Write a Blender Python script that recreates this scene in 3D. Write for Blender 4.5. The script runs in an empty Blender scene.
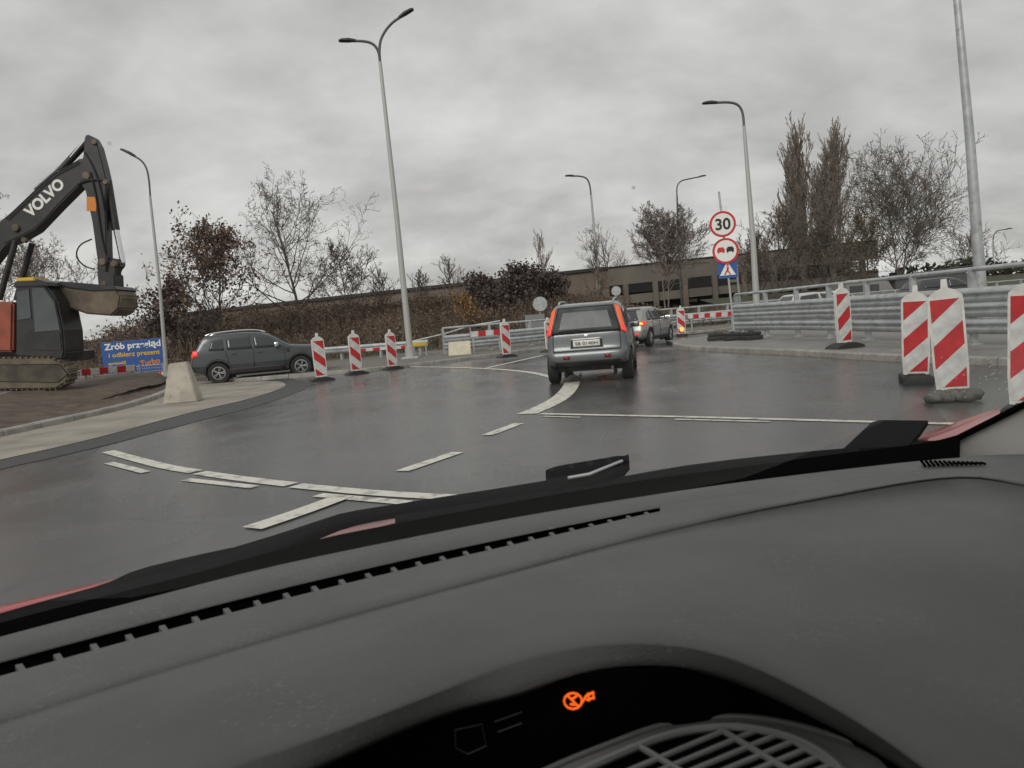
import bpy, bmesh, math, random
from mathutils import Vector, Matrix, Euler
R = math.radians
random.seed(7)
SC = bpy.context.scene
COL = SC.collection

# ------------------------------------------------------------------ camera
CH, FPX, PITCH, ROLL = 1.3, 770.0, R(4.74), R(4.7)
F_ = Vector((0, math.cos(PITCH), -math.sin(PITCH)))
U0 = Vector((0, math.sin(PITCH), math.cos(PITCH)))
R0 = Vector((1, 0, 0))
RT = R0*math.cos(ROLL) - U0*math.sin(ROLL)
UP = U0*math.cos(ROLL) + R0*math.sin(ROLL)
CAM = Vector((0, 0, CH))
cd = bpy.data.cameras.new('camera'); cam = bpy.data.objects.new('camera', cd); COL.objects.link(cam)
cd.sensor_width = 36; cd.lens = FPX/1024*36; cd.clip_start = 0.03; cd.clip_end = 3000
cd.dof.use_dof = True; cd.dof.focus_distance = 14; cd.dof.aperture_fstop = 15
m = Matrix((RT, UP, -F_)).transposed().to_4x4(); m.translation = CAM
cam.matrix_world = m
SC.camera = cam

# ------------------------------------------------------------------ world
W = bpy.data.worlds.new('World'); SC.world = W; W.use_nodes = True
nt = W.node_tree; N = nt.nodes; L = nt.links; N.clear()
def nd(t, **k):
    n = N.new(t)
    for a, b in k.items(): setattr(n, a, b)
    return n
out = nd('ShaderNodeOutputWorld'); bg = nd('ShaderNodeBackground'); bg.inputs[1].default_value = 0.1
L.new(bg.outputs[0], out.inputs[0])
sky = nd('ShaderNodeTexSky', sky_type='NISHITA', sun_disc=False)
SUN_EL, SUN_AZ = R(36), R(205)
sky.sun_elevation = SUN_EL; sky.sun_rotation = SUN_AZ; sky.dust_density = 4
tc = nd('ShaderNodeTexCoord'); sep = nd('ShaderNodeSeparateXYZ'); L.new(tc.outputs['Generated'], sep.inputs[0])
def mth(op, a, b=None, c=None, clamp=False):
    n = nd('ShaderNodeMath', operation=op, use_clamp=clamp)
    for i, v in enumerate((a, b, c)):
        if v is None: continue
        if isinstance(v, (int, float)): n.inputs[i].default_value = v
        else: L.new(v, n.inputs[i])
    return n.outputs[0]
zz = mth('MAXIMUM', sep.outputs[2], 0.0)
den = mth('ADD', zz, 0.42)
px_ = mth('DIVIDE', sep.outputs[0], den); py_ = mth('DIVIDE', sep.outputs[1], den)
cmb = nd('ShaderNodeCombineXYZ'); L.new(px_, cmb.inputs[0]); L.new(py_, cmb.inputs[1])
mp = nd('ShaderNodeMapping'); mp.inputs['Rotation'].default_value = (0, 0, R(14)); mp.inputs['Scale'].default_value = (1.0, 1.25, 1)
mp.inputs['Location'].default_value = (5.3, 4.6, 0)
L.new(cmb.outputs[0], mp.inputs[0])
def noi(scale, det, rough, dist=0.0):
    n = nd('ShaderNodeTexNoise'); n.inputs['Scale'].default_value = scale; n.inputs['Detail'].default_value = det
    n.inputs['Roughness'].default_value = rough; n.inputs['Distortion'].default_value = dist
    L.new(mp.outputs[0], n.inputs['Vector']); return n.outputs['Fac']
n1 = noi(1.5, 8, 0.55, 0.15); n2 = noi(5.0, 7, 0.55, 0.2)
cl = mth('ADD', mth('MULTIPLY', n1, 0.72), mth('MULTIPLY', n2, 0.28))
ramp = nd('ShaderNodeValToRGB'); L.new(cl, ramp.inputs[0])
cr = ramp.color_ramp; cr.elements[0].position = 0.31; cr.elements[0].color = (3.2, 3.17, 3.08, 1)
cr.elements[1].position = 0.67; cr.elements[1].color = (7.0, 6.92, 6.68, 1)
e = cr.elements.new(0.48); e.color = (4.85, 4.8, 4.65, 1)
# brighter broken cloud low over the horizon
low = mth('SUBTRACT', 1.0, mth('MULTIPLY', zz, 6.0), clamp=True)
glow = mth('MULTIPLY_ADD', low, mth('MULTIPLY', n2, 1.1), 1.0)
hi = mth('MULTIPLY_ADD', zz, 0.55, 0.90)
mul = nd('ShaderNodeVectorMath', operation='SCALE'); L.new(ramp.outputs[0], mul.inputs[0]); L.new(mth('MULTIPLY', glow, hi), mul.inputs['Scale'])
mx = nd('ShaderNodeMixRGB'); mx.inputs[0].default_value = 0.95
L.new(sky.outputs[0], mx.inputs[1]); L.new(mul.outputs[0], mx.inputs[2]); L.new(mx.outputs[0], bg.inputs[0])
W.cycles.sampling_method = 'MANUAL'; W.cycles.sample_map_resolution = 512

sd = bpy.data.lights.new('sun', 'SUN'); sd.energy = 1.5; sd.angle = R(30); sd.color = (1, .97, .92)
so = bpy.data.objects.new('sun', sd); COL.objects.link(so)
sv = Vector((math.sin(SUN_AZ)*math.cos(SUN_EL), math.cos(SUN_AZ)*math.cos(SUN_EL), math.sin(SUN_EL)))
so.rotation_euler = sv.to_track_quat('Z', 'Y').to_euler(); so.location = (0, 0, 60)
SC.view_settings.view_transform = 'Standard'; SC.view_settings.look = 'None'
SC.view_settings.exposure = 0.10; SC.view_settings.gamma = 1; SC.view_settings.use_curve_mapping = False
SC.cycles.use_denoising = True; SC.cycles.max_bounces = 8; SC.cycles.transparent_max_bounces = 12
SC.cycles.sample_clamp_indirect = 6

# ------------------------------------------------------------------ pixel helpers (survey of the site)
def ray(u, v): return F_*FPX + RT*(u-512) - UP*(v-384)
def gp(u, v, z=0.0):
    d = ray(u, v); t = (z-CH)/d.z; return CAM + d*t
def py(u, v, y):
    d = ray(u, v); return CAM + d*(y/d.y)
def hor(u): return 320 - (u-512)*math.tan(ROLL)
def foot(u, y, z=0.0):
    """ground point at world depth y seen in column u"""
    v = hor(u) + FPX*(CH-z)/y
    p = py(u, v, y); return Vector((p.x, y, z))

# ------------------------------------------------------------------ materials
M = {}
def mat(name, col, rough=0.6, metal=0.0, col2=None, scale=8.0, bump=0.0, bscale=60.0, spec=0.5, coat=0.0, emit=None, es=0.0, rough2=None, det=5, lo=.38, hi=.62):
    mt = bpy.data.materials.new(name); mt.use_nodes = True
    t = mt.node_tree; b = t.nodes['Principled BSDF']
    b.inputs['Base Color'].default_value = (*col, 1); b.inputs['Roughness'].default_value = rough
    b.inputs['Metallic'].default_value = metal; b.inputs['Specular IOR Level'].default_value = spec
    b.inputs['Coat Weight'].default_value = coat; b.inputs['Coat Roughness'].default_value = .08
    if emit: b.inputs['Emission Color'].default_value = (*emit, 1); b.inputs['Emission Strength'].default_value = es
    tcn = t.nodes.new('ShaderNodeTexCoord')
    if col2 or rough2 is not None:
        n = t.nodes.new('ShaderNodeTexNoise'); n.inputs['Scale'].default_value = scale; n.inputs['Detail'].default_value = det
        n.inputs['Roughness'].default_value = .6
        t.links.new(tcn.outputs['Object'], n.inputs['Vector'])
        mr = t.nodes.new('ShaderNodeMapRange'); mr.inputs[1].default_value = lo; mr.inputs[2].default_value = hi
        t.links.new(n.outputs['Fac'], mr.inputs[0])
        if col2:
            mi = t.nodes.new('ShaderNodeMixRGB'); mi.inputs[1].default_value = (*col, 1); mi.inputs[2].default_value = (*col2, 1)
            t.links.new(mr.outputs[0], mi.inputs[0]); t.links.new(mi.outputs[0], b.inputs['Base Color'])
        if rough2 is not None:
            m2 = t.nodes.new('ShaderNodeMapRange'); m2.inputs[3].default_value = rough; m2.inputs[4].default_value = rough2
            t.links.new(mr.outputs[0], m2.inputs[0]); t.links.new(m2.outputs[0], b.inputs['Roughness'])
    if bump:
        n = t.nodes.new('ShaderNodeTexNoise'); n.inputs['Scale'].default_value = bscale; n.inputs['Detail'].default_value = 4
        t.links.new(tcn.outputs['Object'], n.inputs['Vector'])
        bp = t.nodes.new('ShaderNodeBump'); bp.inputs['Strength'].default_value = bump; bp.inputs['Distance'].default_value = .01
        t.links.new(n.outputs['Fac'], bp.inputs['Height']); t.links.new(bp.outputs[0], b.inputs['Normal'])
    M[name] = mt; return mt
mat('soil_far', (.065, .05, .036), .9, col2=(.10, .085, .06), scale=.4)
mat('dirt', (.05, .034, .024), .85, col2=(.10, .072, .05), scale=2.2, bump=1, bscale=9)
mat('concrete_slab', (.20, .175, .145), .45, col2=(.30, .27, .23), scale=.9, bump=.2, bscale=30, rough2=.75)
mat('kerbstone', (.22, .21, .19), .7, col2=(.33, .31, .28), scale=3, bump=.3)
mat('paving', (.15, .145, .135), .45, col2=(.22, .21, .195), scale=1.2, bump=.2, rough2=.7)
mat('tar', (.022, .022, .023), .55, col2=(.035, .035, .036), scale=6, bump=.5, bscale=50)
mat('gravel', (.10, .095, .085), .8, col2=(.19, .175, .15), scale=9, bump=1, bscale=40)
mat('white_paint_road', (.62, .60, .53), .5, col2=(.22, .215, .20), scale=7, det=10, lo=.50, hi=.68, bump=.3)
mat('galv', (.50, .52, .52), .42, .4, col2=(.38, .40, .405), scale=3)
mat('galv_light', (.40, .41, .40), .45, .3, col2=(.32, .33, .33), scale=2)
mat('pole_grey', (.42, .42, .40), .5, .2)
mat('pole_dark', (.10, .10, .10), .5, .2)
mat('lamp_black', (.03, .03, .03), .5)
mat('white_plastic', (.70, .69, .65), .45, col2=(.55, .54, .50), scale=5)
mat('rubber', (.022, .022, .022), .7, bump=.3)
mat('sandbag', (.055, .058, .045), .75, col2=(.13, .13, .115), scale=14, bump=.7, bscale=25)
mat('cream', (.62, .56, .42), .6, col2=(.48, .43, .33), scale=4)
mat('block_concrete', (.46, .42, .35), .75, col2=(.34, .31, .26), scale=2.2, bump=.3)
mat('red', (.50, .022, .022), .4)
mat('red_paint', (.36, .012, .015), .3, coat=.6)
mat('white', (.75, .74, .70), .45)
mat('yellow', (.65, .42, .03), .5)
mat('orange', (.60, .20, .02), .5)
mat('orange_body', (.33, .07, .035), .5, col2=(.20, .05, .03), scale=2)
mat('blue', (.022, .085, .30), .4)
mat('black', (.008, .008, .008), .55)
mat('sign_grey', (.22, .23, .235), .5, .3)
mat('exc_dark', (.010, .011, .012), .42, col2=(.026, .025, .023), scale=2.2, coat=.1)
mat('steel_dirty', (.085, .066, .045), .7, col2=(.16, .125, .085), scale=2.5, bump=.4, bscale=12)
mat('track_mud', (.05, .042, .032), .8, col2=(.10, .08, .058), scale=2, bump=.4, bscale=10)
mat('chrome', (.75, .76, .77), .15, 1.0)
mat('glass_dark', (.03, .036, .038), .06, spec=.6, coat=.2)
mat('glass_rear', (.085, .09, .09), .12, spec=.22, col2=(.04, .045, .048), scale=2.5)
mat('cab_glass', (.03, .04, .045), .08, spec=.9, coat=.5, col2=(.055, .065, .07), scale=1.2)
mat('tyre', (.016, .016, .016), .8, bump=.3)
mat('rim', (.42, .42, .43), .3, .8)
mat('trim', (.022, .022, .023), .55)
mat('paint_teal', (.125, .137, .14), .36, .45, coat=.8)
mat('paint_silver', (.27, .265, .25), .34, .4, coat=.8)
mat('paint_grey', (.045, .052, .058), .32, .35, coat=.8)
mat('paint_white', (.50, .50, .49), .35, coat=.8)
mat('paint_dark', (.03, .032, .036), .35, coat=.8)
mat('light_orange', (.6, .10, .035), .25, emit=(1, .13, .03), es=.3)
mat('light_amber', (.9, .55, .1), .3, emit=(1, .55, .15), es=.7)
mat('light_red', (.5, .02, .02), .3, emit=(1, .06, .03), es=.6)
mat('light_hot', (.9, .3, .05), .3, emit=(1, .32, .06), es=2.0)
mat('light_white', (.9, .85, .7), .3, emit=(1, .88, .65), es=1.6)
mat('red_lens', (.20, .008, .010), .25)
mat('plate', (.66, .66, .62), .4)
mat('bark', (.075, .062, .052), .9, col2=(.12, .10, .082), scale=5)
mat('bark_pink', (.21, .165, .145), .9, col2=(.15, .12, .105), scale=3)
mat('bark_brown', (.15, .12, .092), .9, col2=(.10, .082, .064), scale=3)
mat('poplar_bark', (.24, .20, .165), .9, col2=(.17, .14, .115), scale=2)
mat('leaf_maroon', (.10, .062, .045), .6, col2=(.16, .105, .07), scale=1.5)
mat('leaf_dark', (.055, .036, .034), .6, col2=(.10, .065, .055), scale=1.5)
mat('leaf_olive', (.085, .07, .028), .6, col2=(.13, .095, .035), scale=1.5)
mat('leaf_orange', (.28, .14, .03), .6, col2=(.16, .085, .025), scale=3)
mat('brush', (.10, .072, .05), .9, col2=(.17, .125, .082), scale=.35, lo=.42, hi=.6)
mat('brush_dark', (.06, .043, .032), .9, col2=(.11, .08, .058), scale=.5)
mat('hedge', (.025, .035, .018), .8, col2=(.05, .06, .03), scale=1)
mat('grass', (.045, .045, .025), .9, col2=(.08, .075, .045), scale=1.5)
mat('wall_concrete', (.115, .10, .083), .85, col2=(.165, .145, .12), scale=.25, bump=.3, bscale=2)
mat('wall_brown', (.13, .10, .08), .85, col2=(.18, .145, .115), scale=.3)
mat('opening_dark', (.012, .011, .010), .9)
mat('dash', (.072, .072, .070), .55, col2=(.090, .090, .088), scale=5, bump=.18, bscale=420, spec=.4, det=8)
mat('vent_plastic', (.16, .16, .155), .5)
mat('dash_dark', (.11, .11, .107), .45, bump=.1, bscale=400)
mat('pillar', (.42, .41, .385), .75, bump=.08, bscale=500)
mat('frit', (.003, .003, .003), .9, spec=.05)
mat('rubber_gloss', (.014, .015, .015), .75, spec=.1)
mat('headliner', (.20, .195, .18), .9)
mat('seat_cloth', (.05, .05, .05), .9)
mat('amber_led', (.9, .2, .02), .4, emit=(1, .13, .01), es=.75)
mat('icon_grey', (.028, .03, .03), .5)
mat('droplet', (.75, .76, .76), .1, spec=.8)
for k_, v_ in (('frit', 1.0), ('rubber_gloss', 1.12), ('seat_cloth', 1.0)): M[k_].node_tree.nodes['Principled BSDF'].inputs['IOR'].default_value = v_
def overlay(mt, build):
    t = mt.node_tree; b = t.nodes['Principled BSDF']; src = b.inputs['Base Color'].links[0].from_socket
    tc = t.nodes.new('ShaderNodeTexCoord'); mi = t.nodes.new('ShaderNodeMixRGB'); t.links.new(src, mi.inputs[1]); t.links.new(mi.outputs[0], b.inputs['Base Color'])
    def noise(scale, det=4, rough=.6):
        n = t.nodes.new('ShaderNodeTexNoise'); n.inputs['Scale'].default_value = scale; n.inputs['Detail'].default_value = det; n.inputs['Roughness'].default_value = rough
        t.links.new(tc.outputs['Object'], n.inputs['Vector']); return n.outputs['Fac']
    def rng(s_, a, b_, c, d):
        n = t.nodes.new('ShaderNodeMapRange')
        for i, v in enumerate((a, b_, c, d)): n.inputs[i+1].default_value = v
        t.links.new(s_, n.inputs[0]); return n.outputs[0]
    def mul(a, b_):
        n = t.nodes.new('ShaderNodeMath'); n.operation = 'MULTIPLY'; t.links.new(a, n.inputs[0]); t.links.new(b_, n.inputs[1]); return n.outputs[0]
    def vor(scale):
        n = t.nodes.new('ShaderNodeTexVoronoi'); n.feature = 'DISTANCE_TO_EDGE'; n.inputs['Scale'].default_value = scale
        w = t.nodes.new('ShaderNodeTexNoise'); w.inputs['Scale'].default_value = scale*4; t.links.new(tc.outputs['Object'], w.inputs['Vector'])
        ad = t.nodes.new('ShaderNodeMixRGB'); ad.blend_type = 'LINEAR_LIGHT'; ad.inputs[0].default_value = .25/scale*.5; t.links.new(tc.outputs['Object'], ad.inputs[1]); t.links.new(w.outputs['Color'], ad.inputs[2])
        t.links.new(ad.outputs[0], n.inputs['Vector']); return n.outputs['Distance']
    build(mi, noise, rng, mul, vor)
def dust(mi, noise, rng, mul, vor):
    t_ = mul(rng(noise(220, 2, .5), .60, .72, 0, 1), rng(noise(7, 3), .45, .65, 0, .9)); mi.inputs[2].default_value = (.17, .17, .16, 1)
    mi.id_data.links.new(t_, mi.inputs[0])
overlay(M['dash'], dust)
def smudge(mi, noise, rng, mul, vor):
    t_ = mul(rng(noise(34, 6, .7), .60, .76, 0, .55), rng(noise(9, 2), .5, .62, 0, 1)); mi.inputs[2].default_value = (.13, .13, .125, 1)
    mi.id_data.links.new(t_, mi.inputs[0])
overlay(M['dash'], smudge)
def mud(mi, noise, rng, mul, vor):
    t_ = rng(noise(6, 6, .7), .56, .72, 0, .6); mi.inputs[2].default_value = (.16, .14, .11, 1)
    mi.id_data.links.new(t_, mi.inputs[0])
for k_ in ('white_plastic', 'galv', 'block_concrete'): overlay(M[k_], mud)

# wet asphalt
mt = mat('asphalt', (.05, .05, .05), .3)
t = mt.node_tree; b = t.nodes['Principled BSDF']; tcn = t.nodes.new('ShaderNodeTexCoord')
def tn(scale, det=5, rough=.6, vec=None, stretch=None):
    n = t.nodes.new('ShaderNodeTexNoise'); n.inputs['Scale'].default_value = scale; n.inputs['Detail'].default_value = det; n.inputs['Roughness'].default_value = rough
    if stretch:
        mpn = t.nodes.new('ShaderNodeMapping'); mpn.inputs['Scale'].default_value = stretch; mpn.inputs['Rotation'].default_value = (0, 0, R(25))
        t.links.new(tcn.outputs['Object'], mpn.inputs[0]); t.links.new(mpn.outputs[0], n.inputs['Vector'])
    else: t.links.new(tcn.outputs['Object'], n.inputs['Vector'])
    return n.outputs['Fac']
def mrange(src, a, b_, c, d):
    n = t.nodes.new('ShaderNodeMapRange')
    for i, v in enumerate((a, b_, c, d)): n.inputs[i+1].default_value = v
    t.links.new(src, n.inputs[0]); return n.outputs[0]
big = tn(.35, 6, .65); med = tn(1.2, 5, .6, stretch=(1, .35, 1)); fine = tn(90, 3, .7)
mi = t.nodes.new('ShaderNodeMixRGB'); mi.inputs[1].default_value = (.055, .0545, .053, 1); mi.inputs[2].default_value = (.088, .087, .084, 1)
t.links.new(mrange(big, .35, .65, 0, 1), mi.inputs[0])
mi2 = t.nodes.new('ShaderNodeMixRGB'); mi2.blend_type = 'MULTIPLY'; mi2.inputs[0].default_value = .8
t.links.new(mi.outputs[0], mi2.inputs[1]); gr = mrange(fine, .3, .7, .6, 1.4); t.links.new(gr, mi2.inputs[2])
t.links.new(mi2.outputs[0], b.inputs['Base Color'])
ad = t.nodes.new('ShaderNodeMath'); ad.operation = 'ADD'
t.links.new(mrange(big, .35, .65, .13, .25), ad.inputs[0]); t.links.new(mrange(med, .4, .62, -.06, .09), ad.inputs[1])
t.links.new(ad.outputs[0], b.inputs['Roughness'])
bp = t.nodes.new('ShaderNodeBump'); bp.inputs['Strength'].default_value = .35; bp.inputs['Distance'].default_value = .004
t.links.new(tn(140, 2, .5), bp.inputs['Height']); t.links.new(bp.outputs[0], b.inputs['Normal'])
b.inputs['Specular IOR Level'].default_value = .55

def cracks(mi, noise, rng, mul, vor):
    t_ = mul(rng(vor(.28), .0, .012, .85, 0), rng(noise(.22, 2), .50, .60, 0, 1)); mi.inputs[2].default_value = (.014, .014, .014, 1)
    mi.id_data.links.new(t_, mi.inputs[0])
overlay(M['asphalt'], cracks)
def patches(mi, noise, rng, mul, vor):
    t_ = rng(noise(.55, 7, .7), .56, .70, 0, .35); mi.inputs[2].default_value = (.095, .09, .08, 1)
    mi.id_data.links.new(t_, mi.inputs[0])
overlay(M['asphalt'], patches)

# windscreen glass
gm = bpy.data.materials.new('windscreen_glass'); gm.use_nodes = True; M['windscreen_glass'] = gm
t = gm.node_tree; t.nodes.clear()
o_ = t.nodes.new('ShaderNodeOutputMaterial'); mxs = t.nodes.new('ShaderNodeMixShader'); tr = t.nodes.new('ShaderNodeBsdfTransparent'); gl = t.nodes.new('ShaderNodeBsdfGlossy')
tr.inputs[0].default_value = (.96, .97, .965, 1); gl.inputs['Roughness'].default_value = .015
fr = t.nodes.new('ShaderNodeFresnel'); fr.inputs[0].default_value = 1.5
fm_ = t.nodes.new('ShaderNodeMath'); fm_.operation = 'MULTIPLY'; fm_.inputs[1].default_value = .5; t.links.new(fr.outputs[0], fm_.inputs[0]); t.links.new(fm_.outputs[0], mxs.inputs[0]); t.links.new(tr.outputs[0], mxs.inputs[1]); t.links.new(gl.outputs[0], mxs.inputs[2]); t.links.new(mxs.outputs[0], o_.inputs[0])

def stripe_mat(name, sign, c1=(.50, .022, .028), c2=(.60, .60, .58), period=.50, slope=.85, off=0.0, axis='z'):
    mt = mat(name, c2, .38); t = mt.node_tree; b = t.nodes['Principled BSDF']
    tc = t.nodes.new('ShaderNodeTexCoord'); sp = t.nodes.new('ShaderNodeSeparateXYZ'); t.links.new(tc.outputs['Object'], sp.inputs[0])
    def mm(op, a, bb):
        n = t.nodes.new('ShaderNodeMath'); n.operation = op
        for i, v in enumerate((a, bb)):
            if isinstance(v, (int, float)): n.inputs[i].default_value = v
            else: t.links.new(v, n.inputs[i])
        return n.outputs[0]
    if axis == 'z': s = mm('ADD', mm('MULTIPLY', sp.outputs[0], sign*slope), sp.outputs[2])
    else: s = mm('ADD', sp.outputs[0], 0.0)
    s = mm('ADD', s, off + 10*period)
    fr = mm('FRACT', mm('DIVIDE', s, period), 0); g = mm('GREATER_THAN', fr, .5)
    nz = t.nodes.new('ShaderNodeTexNoise'); nz.inputs['Scale'].default_value = 9; nz.inputs['Detail'].default_value = 6
    t.links.new(tc.outputs['Object'], nz.inputs['Vector'])
    mi = t.nodes.new('ShaderNodeMixRGB'); mi.inputs[1].default_value = (*c2, 1); mi.inputs[2].default_value = (*c1, 1); t.links.new(g, mi.inputs[0])
    md = t.nodes.new('ShaderNodeMixRGB'); md.blend_type = 'MULTIPLY'; md.inputs[0].default_value = 1
    mr = t.nodes.new('ShaderNodeMapRange'); mr.inputs[1].default_value = .3; mr.inputs[2].default_value = .7; mr.inputs[3].default_value = .72; mr.inputs[4].default_value = 1.08
    t.links.new(nz.outputs['Fac'], mr.inputs[0]); t.links.new(mi.outputs[0], md.inputs[1]); t.links.new(mr.outputs[0], md.inputs[2])
    t.links.new(md.outputs[0], b.inputs['Base Color']); return mt
stripe_mat('stripe_up', -1, off=.265); stripe_mat('stripe_down', 1, off=.265)
stripe_mat('stripe_board', 1, period=.62, axis='x')

# ------------------------------------------------------------------ mesh builder
class MB:
    def __init__(s): s.v = []; s.f = []; s.mi = []
    def add(s, vs, fs, mi=0):
        o = len(s.v); s.v += [tuple(p) for p in vs]; s.f += [tuple(i+o for i in f) for f in fs]; s.mi += [mi]*len(fs); return s
    def box(s, c, size, rot=None, mi=0, bev=0.0):
        c = Vector(c); hx, hy, hz = size[0]/2, size[1]/2, size[2]/2
        rm = Euler(rot).to_matrix() if rot else None
        if bev:
            b = min(bev, hx*.9, hy*.9, hz*.9); vs = []; 
            bm = bmesh.new(); bmesh.ops.create_cube(bm, size=1)
            for v in bm.verts: v.co = Vector((v.co.x*size[0], v.co.y*size[1], v.co.z*size[2]))
            bmesh.ops.bevel(bm, geom=list(bm.edges), offset=b, segments=2, affect='EDGES', profile=.6)
            vs = [(rm @ v.co if rm else v.co) + c for v in bm.verts]; bm.verts.index_update()
            fs = [[v.index for v in f.verts] for f in bm.faces]; bm.free()
            return s.add(vs, fs, mi)
        vs = [Vector((x, y, z)) for x in (-hx, hx) for y in (-hy, hy) for z in (-hz, hz)]
        vs = [(rm @ v if rm else v) + c for v in vs]
        return s.add(vs, [(0,1,3,2),(4,6,7,5),(0,4,5,1),(2,3,7,6),(0,2,6,4),(1,5,7,3)], mi)
    def tube(s, pts, rad, n=8, mi=0, caps=True):
        pts = [Vector(p) for p in pts]; k = len(pts)
        if isinstance(rad, (int, float)): rad = [rad]*k
        vs = []; prev = None
        for i, p in enumerate(pts):
            d = (pts[min(i+1, k-1)] - pts[max(i-1, 0)]).normalized()
            if prev is None:
                a = Vector((0, 0, 1)) if abs(d.z) < .9 else Vector((1, 0, 0)); x = d.cross(a).normalized()
            else: x = (prev - d*prev.dot(d)).normalized()
            prev = x; y = d.cross(x)
            for j in range(n):
                a = 2*math.pi*j/n; vs.append(p + (x*math.cos(a) + y*math.sin(a))*rad[i])
        fs = [(i*n+j, i*n+(j+1) % n, (i+1)*n+(j+1) % n, (i+1)*n+j) for i in range(k-1) for j in range(n)]
        if caps: fs += [tuple(range(n-1, -1, -1)), tuple(range((k-1)*n, k*n))]
        return s.add(vs, fs, mi)
    def prism(s, poly, dv, mi=0):
        """closed polygon of 3d points thickened by vector dv"""
        poly = [Vector(p) for p in poly]; n = len(poly); dv = Vector(dv)
        return s.add(poly + [p+dv for p in poly], [tuple(range(n)), tuple(range(2*n-1, n-1, -1))] + [(i, i+n, (i+1) % n+n, (i+1) % n) for i in range(n)], mi)
    def grid(s, rows, mi=0, flip=False):
        k = len(rows[0]); vs = [p for r in rows for p in r]
        fs = [(i*k+j, i*k+j+1, (i+1)*k+j+1, (i+1)*k+j) for i in range(len(rows)-1) for j in range(k-1)]
        if flip: fs = [f[::-1] for f in fs]
        return s.add(vs, fs, mi)
    def lathe(s, prof, axis, c, n=24, mi=0):
        """prof: (radius, offset along axis)"""
        c = Vector(c); ax = {'x': Vector((1,0,0)), 'y': Vector((0,1,0)), 'z': Vector((0,0,1))}[axis]
        a = Vector((0,0,1)) if axis != 'z' else Vector((1,0,0)); b2 = ax.cross(a)
        rows = []
        for i in range(n+1):
            th = 2*math.pi*i/n; d = a*math.cos(th) + b2*math.sin(th)
            rows.append([c + d*r + ax*o for r, o in prof])
        return s.grid(rows, mi)
    def build(s, name, mats, root=None, smooth=False, local=False, angle=35, recalc=True, merge=False):
        me = bpy.data.meshes.new(name)
        vs = s.v
        if root is not None and not local:
            l = root['_loc']; vs = [(p[0]-l[0], p[1]-l[1], p[2]-l[2]) for p in vs]
        me.from_pydata(vs, [], s.f)
        for mm_ in (mats if isinstance(mats, (list, tuple)) else [mats]): me.materials.append(M[mm_])
        if any(s.mi): me.polygons.foreach_set('material_index', s.mi)
        if recalc and len(s.f) < 20000:
            bm = bmesh.new(); bm.from_mesh(me)
            if merge: bmesh.ops.remove_doubles(bm, verts=bm.verts, dist=.0005)
            bmesh.ops.recalc_face_normals(bm, faces=bm.faces)
            if smooth:
                for f in bm.faces: f.smooth = True
                for ed in bm.edges:
                    if len(ed.link_faces) == 2 and ed.calc_face_angle(0) > R(angle): ed.smooth = False
            bm.to_mesh(me); bm.free()
        elif smooth: me.polygons.foreach_set('use_smooth', [True]*len(me.polygons))
        o = bpy.data.objects.new(name, me); COL.objects.link(o)
        if root is not None: o.parent = root
        return o
def thing(name, label, cat, loc=(0, 0, 0), rotz=0, group=None):
    o = bpy.data.objects.new(name, None); COL.objects.link(o); o.empty_display_size = .2
    o.location = loc; o.rotation_euler = (0, 0, rotz); o['label'] = label; o['category'] = cat; o['_loc'] = tuple(loc)
    if group: o['group'] = group
    return o
def tag(o, label, cat, group=None):
    o['label'] = label; o['category'] = cat
    if group: o['group'] = group
    return o
def struct(o): o['kind'] = 'structure'; return o
def dup(root, loc, rotz, label, group=None, scale=None):
    r = root.copy(); COL.objects.link(r); r.location = loc; r.rotation_euler = (0, 0, rotz); r['label'] = label
    if scale: r.scale = scale
    if group: r['group'] = group
    for ch in list(root.children):
        c = ch.copy(); COL.objects.link(c); c.parent = r
        for g in ch.children:
            d = g.copy(); COL.objects.link(d); d.parent = c
    return r
def text(body, size, mt, root, loc, rot, offset=0.0, extr=.003, align='CENTER', name='lettering', sx=1.0, width=None):
    cu = bpy.data.curves.new(name, 'FONT'); cu.body = body; cu.size = size; cu.align_x = align; cu.align_y = 'CENTER'
    cu.extrude = extr; cu.offset = offset; cu.materials.append(M[mt])
    tmp = bpy.data.objects.new('tmp', cu); COL.objects.link(tmp); bpy.context.view_layer.update()
    me = bpy.data.meshes.new_from_object(tmp.evaluated_get(bpy.context.evaluated_depsgraph_get())); bpy.data.objects.remove(tmp)
    if not me.materials: me.materials.append(M[mt])
    if width:
        xs = [v.co.x for v in me.vertices]; f = width/(max(xs)-min(xs)); sx = f
    o = bpy.data.objects.new(name, me); COL.objects.link(o); o.parent = root; o.location = loc; o.rotation_euler = rot; o.scale = (sx, 1, 1)
    return o
def smooth_path(pts, it=2, closed=False):
    pts = [Vector(p) for p in pts]
    for _ in range(it):
        q = []; n = len(pts)
        if not closed: q.append(pts[0])
        for i in range(n if closed else n-1):
            a, b_ = pts[i], pts[(i+1) % n]; q += [a.lerp(b_, .25), a.lerp(b_, .75)]
        if not closed: q.append(pts[-1])
        pts = q
    return pts
def resample(pts, step):
    out = [pts[0]]; acc = 0
    for a, b_ in zip(pts, pts[1:]):
        l = (b_-a).length; t_ = step-acc
        while t_ < l: out.append(a.lerp(b_, t_/l)); t_ += step
        acc = l-(t_-step)
    return out
def lerp_tab(tab, x):
    if x <= tab[0][0]: return tab[0][1]
    for (a, ya), (b_, yb) in zip(tab, tab[1:]):
        if x <= b_: return ya + (yb-ya)*(x-a)/(b_-a)
    return tab[-1][1]

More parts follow.
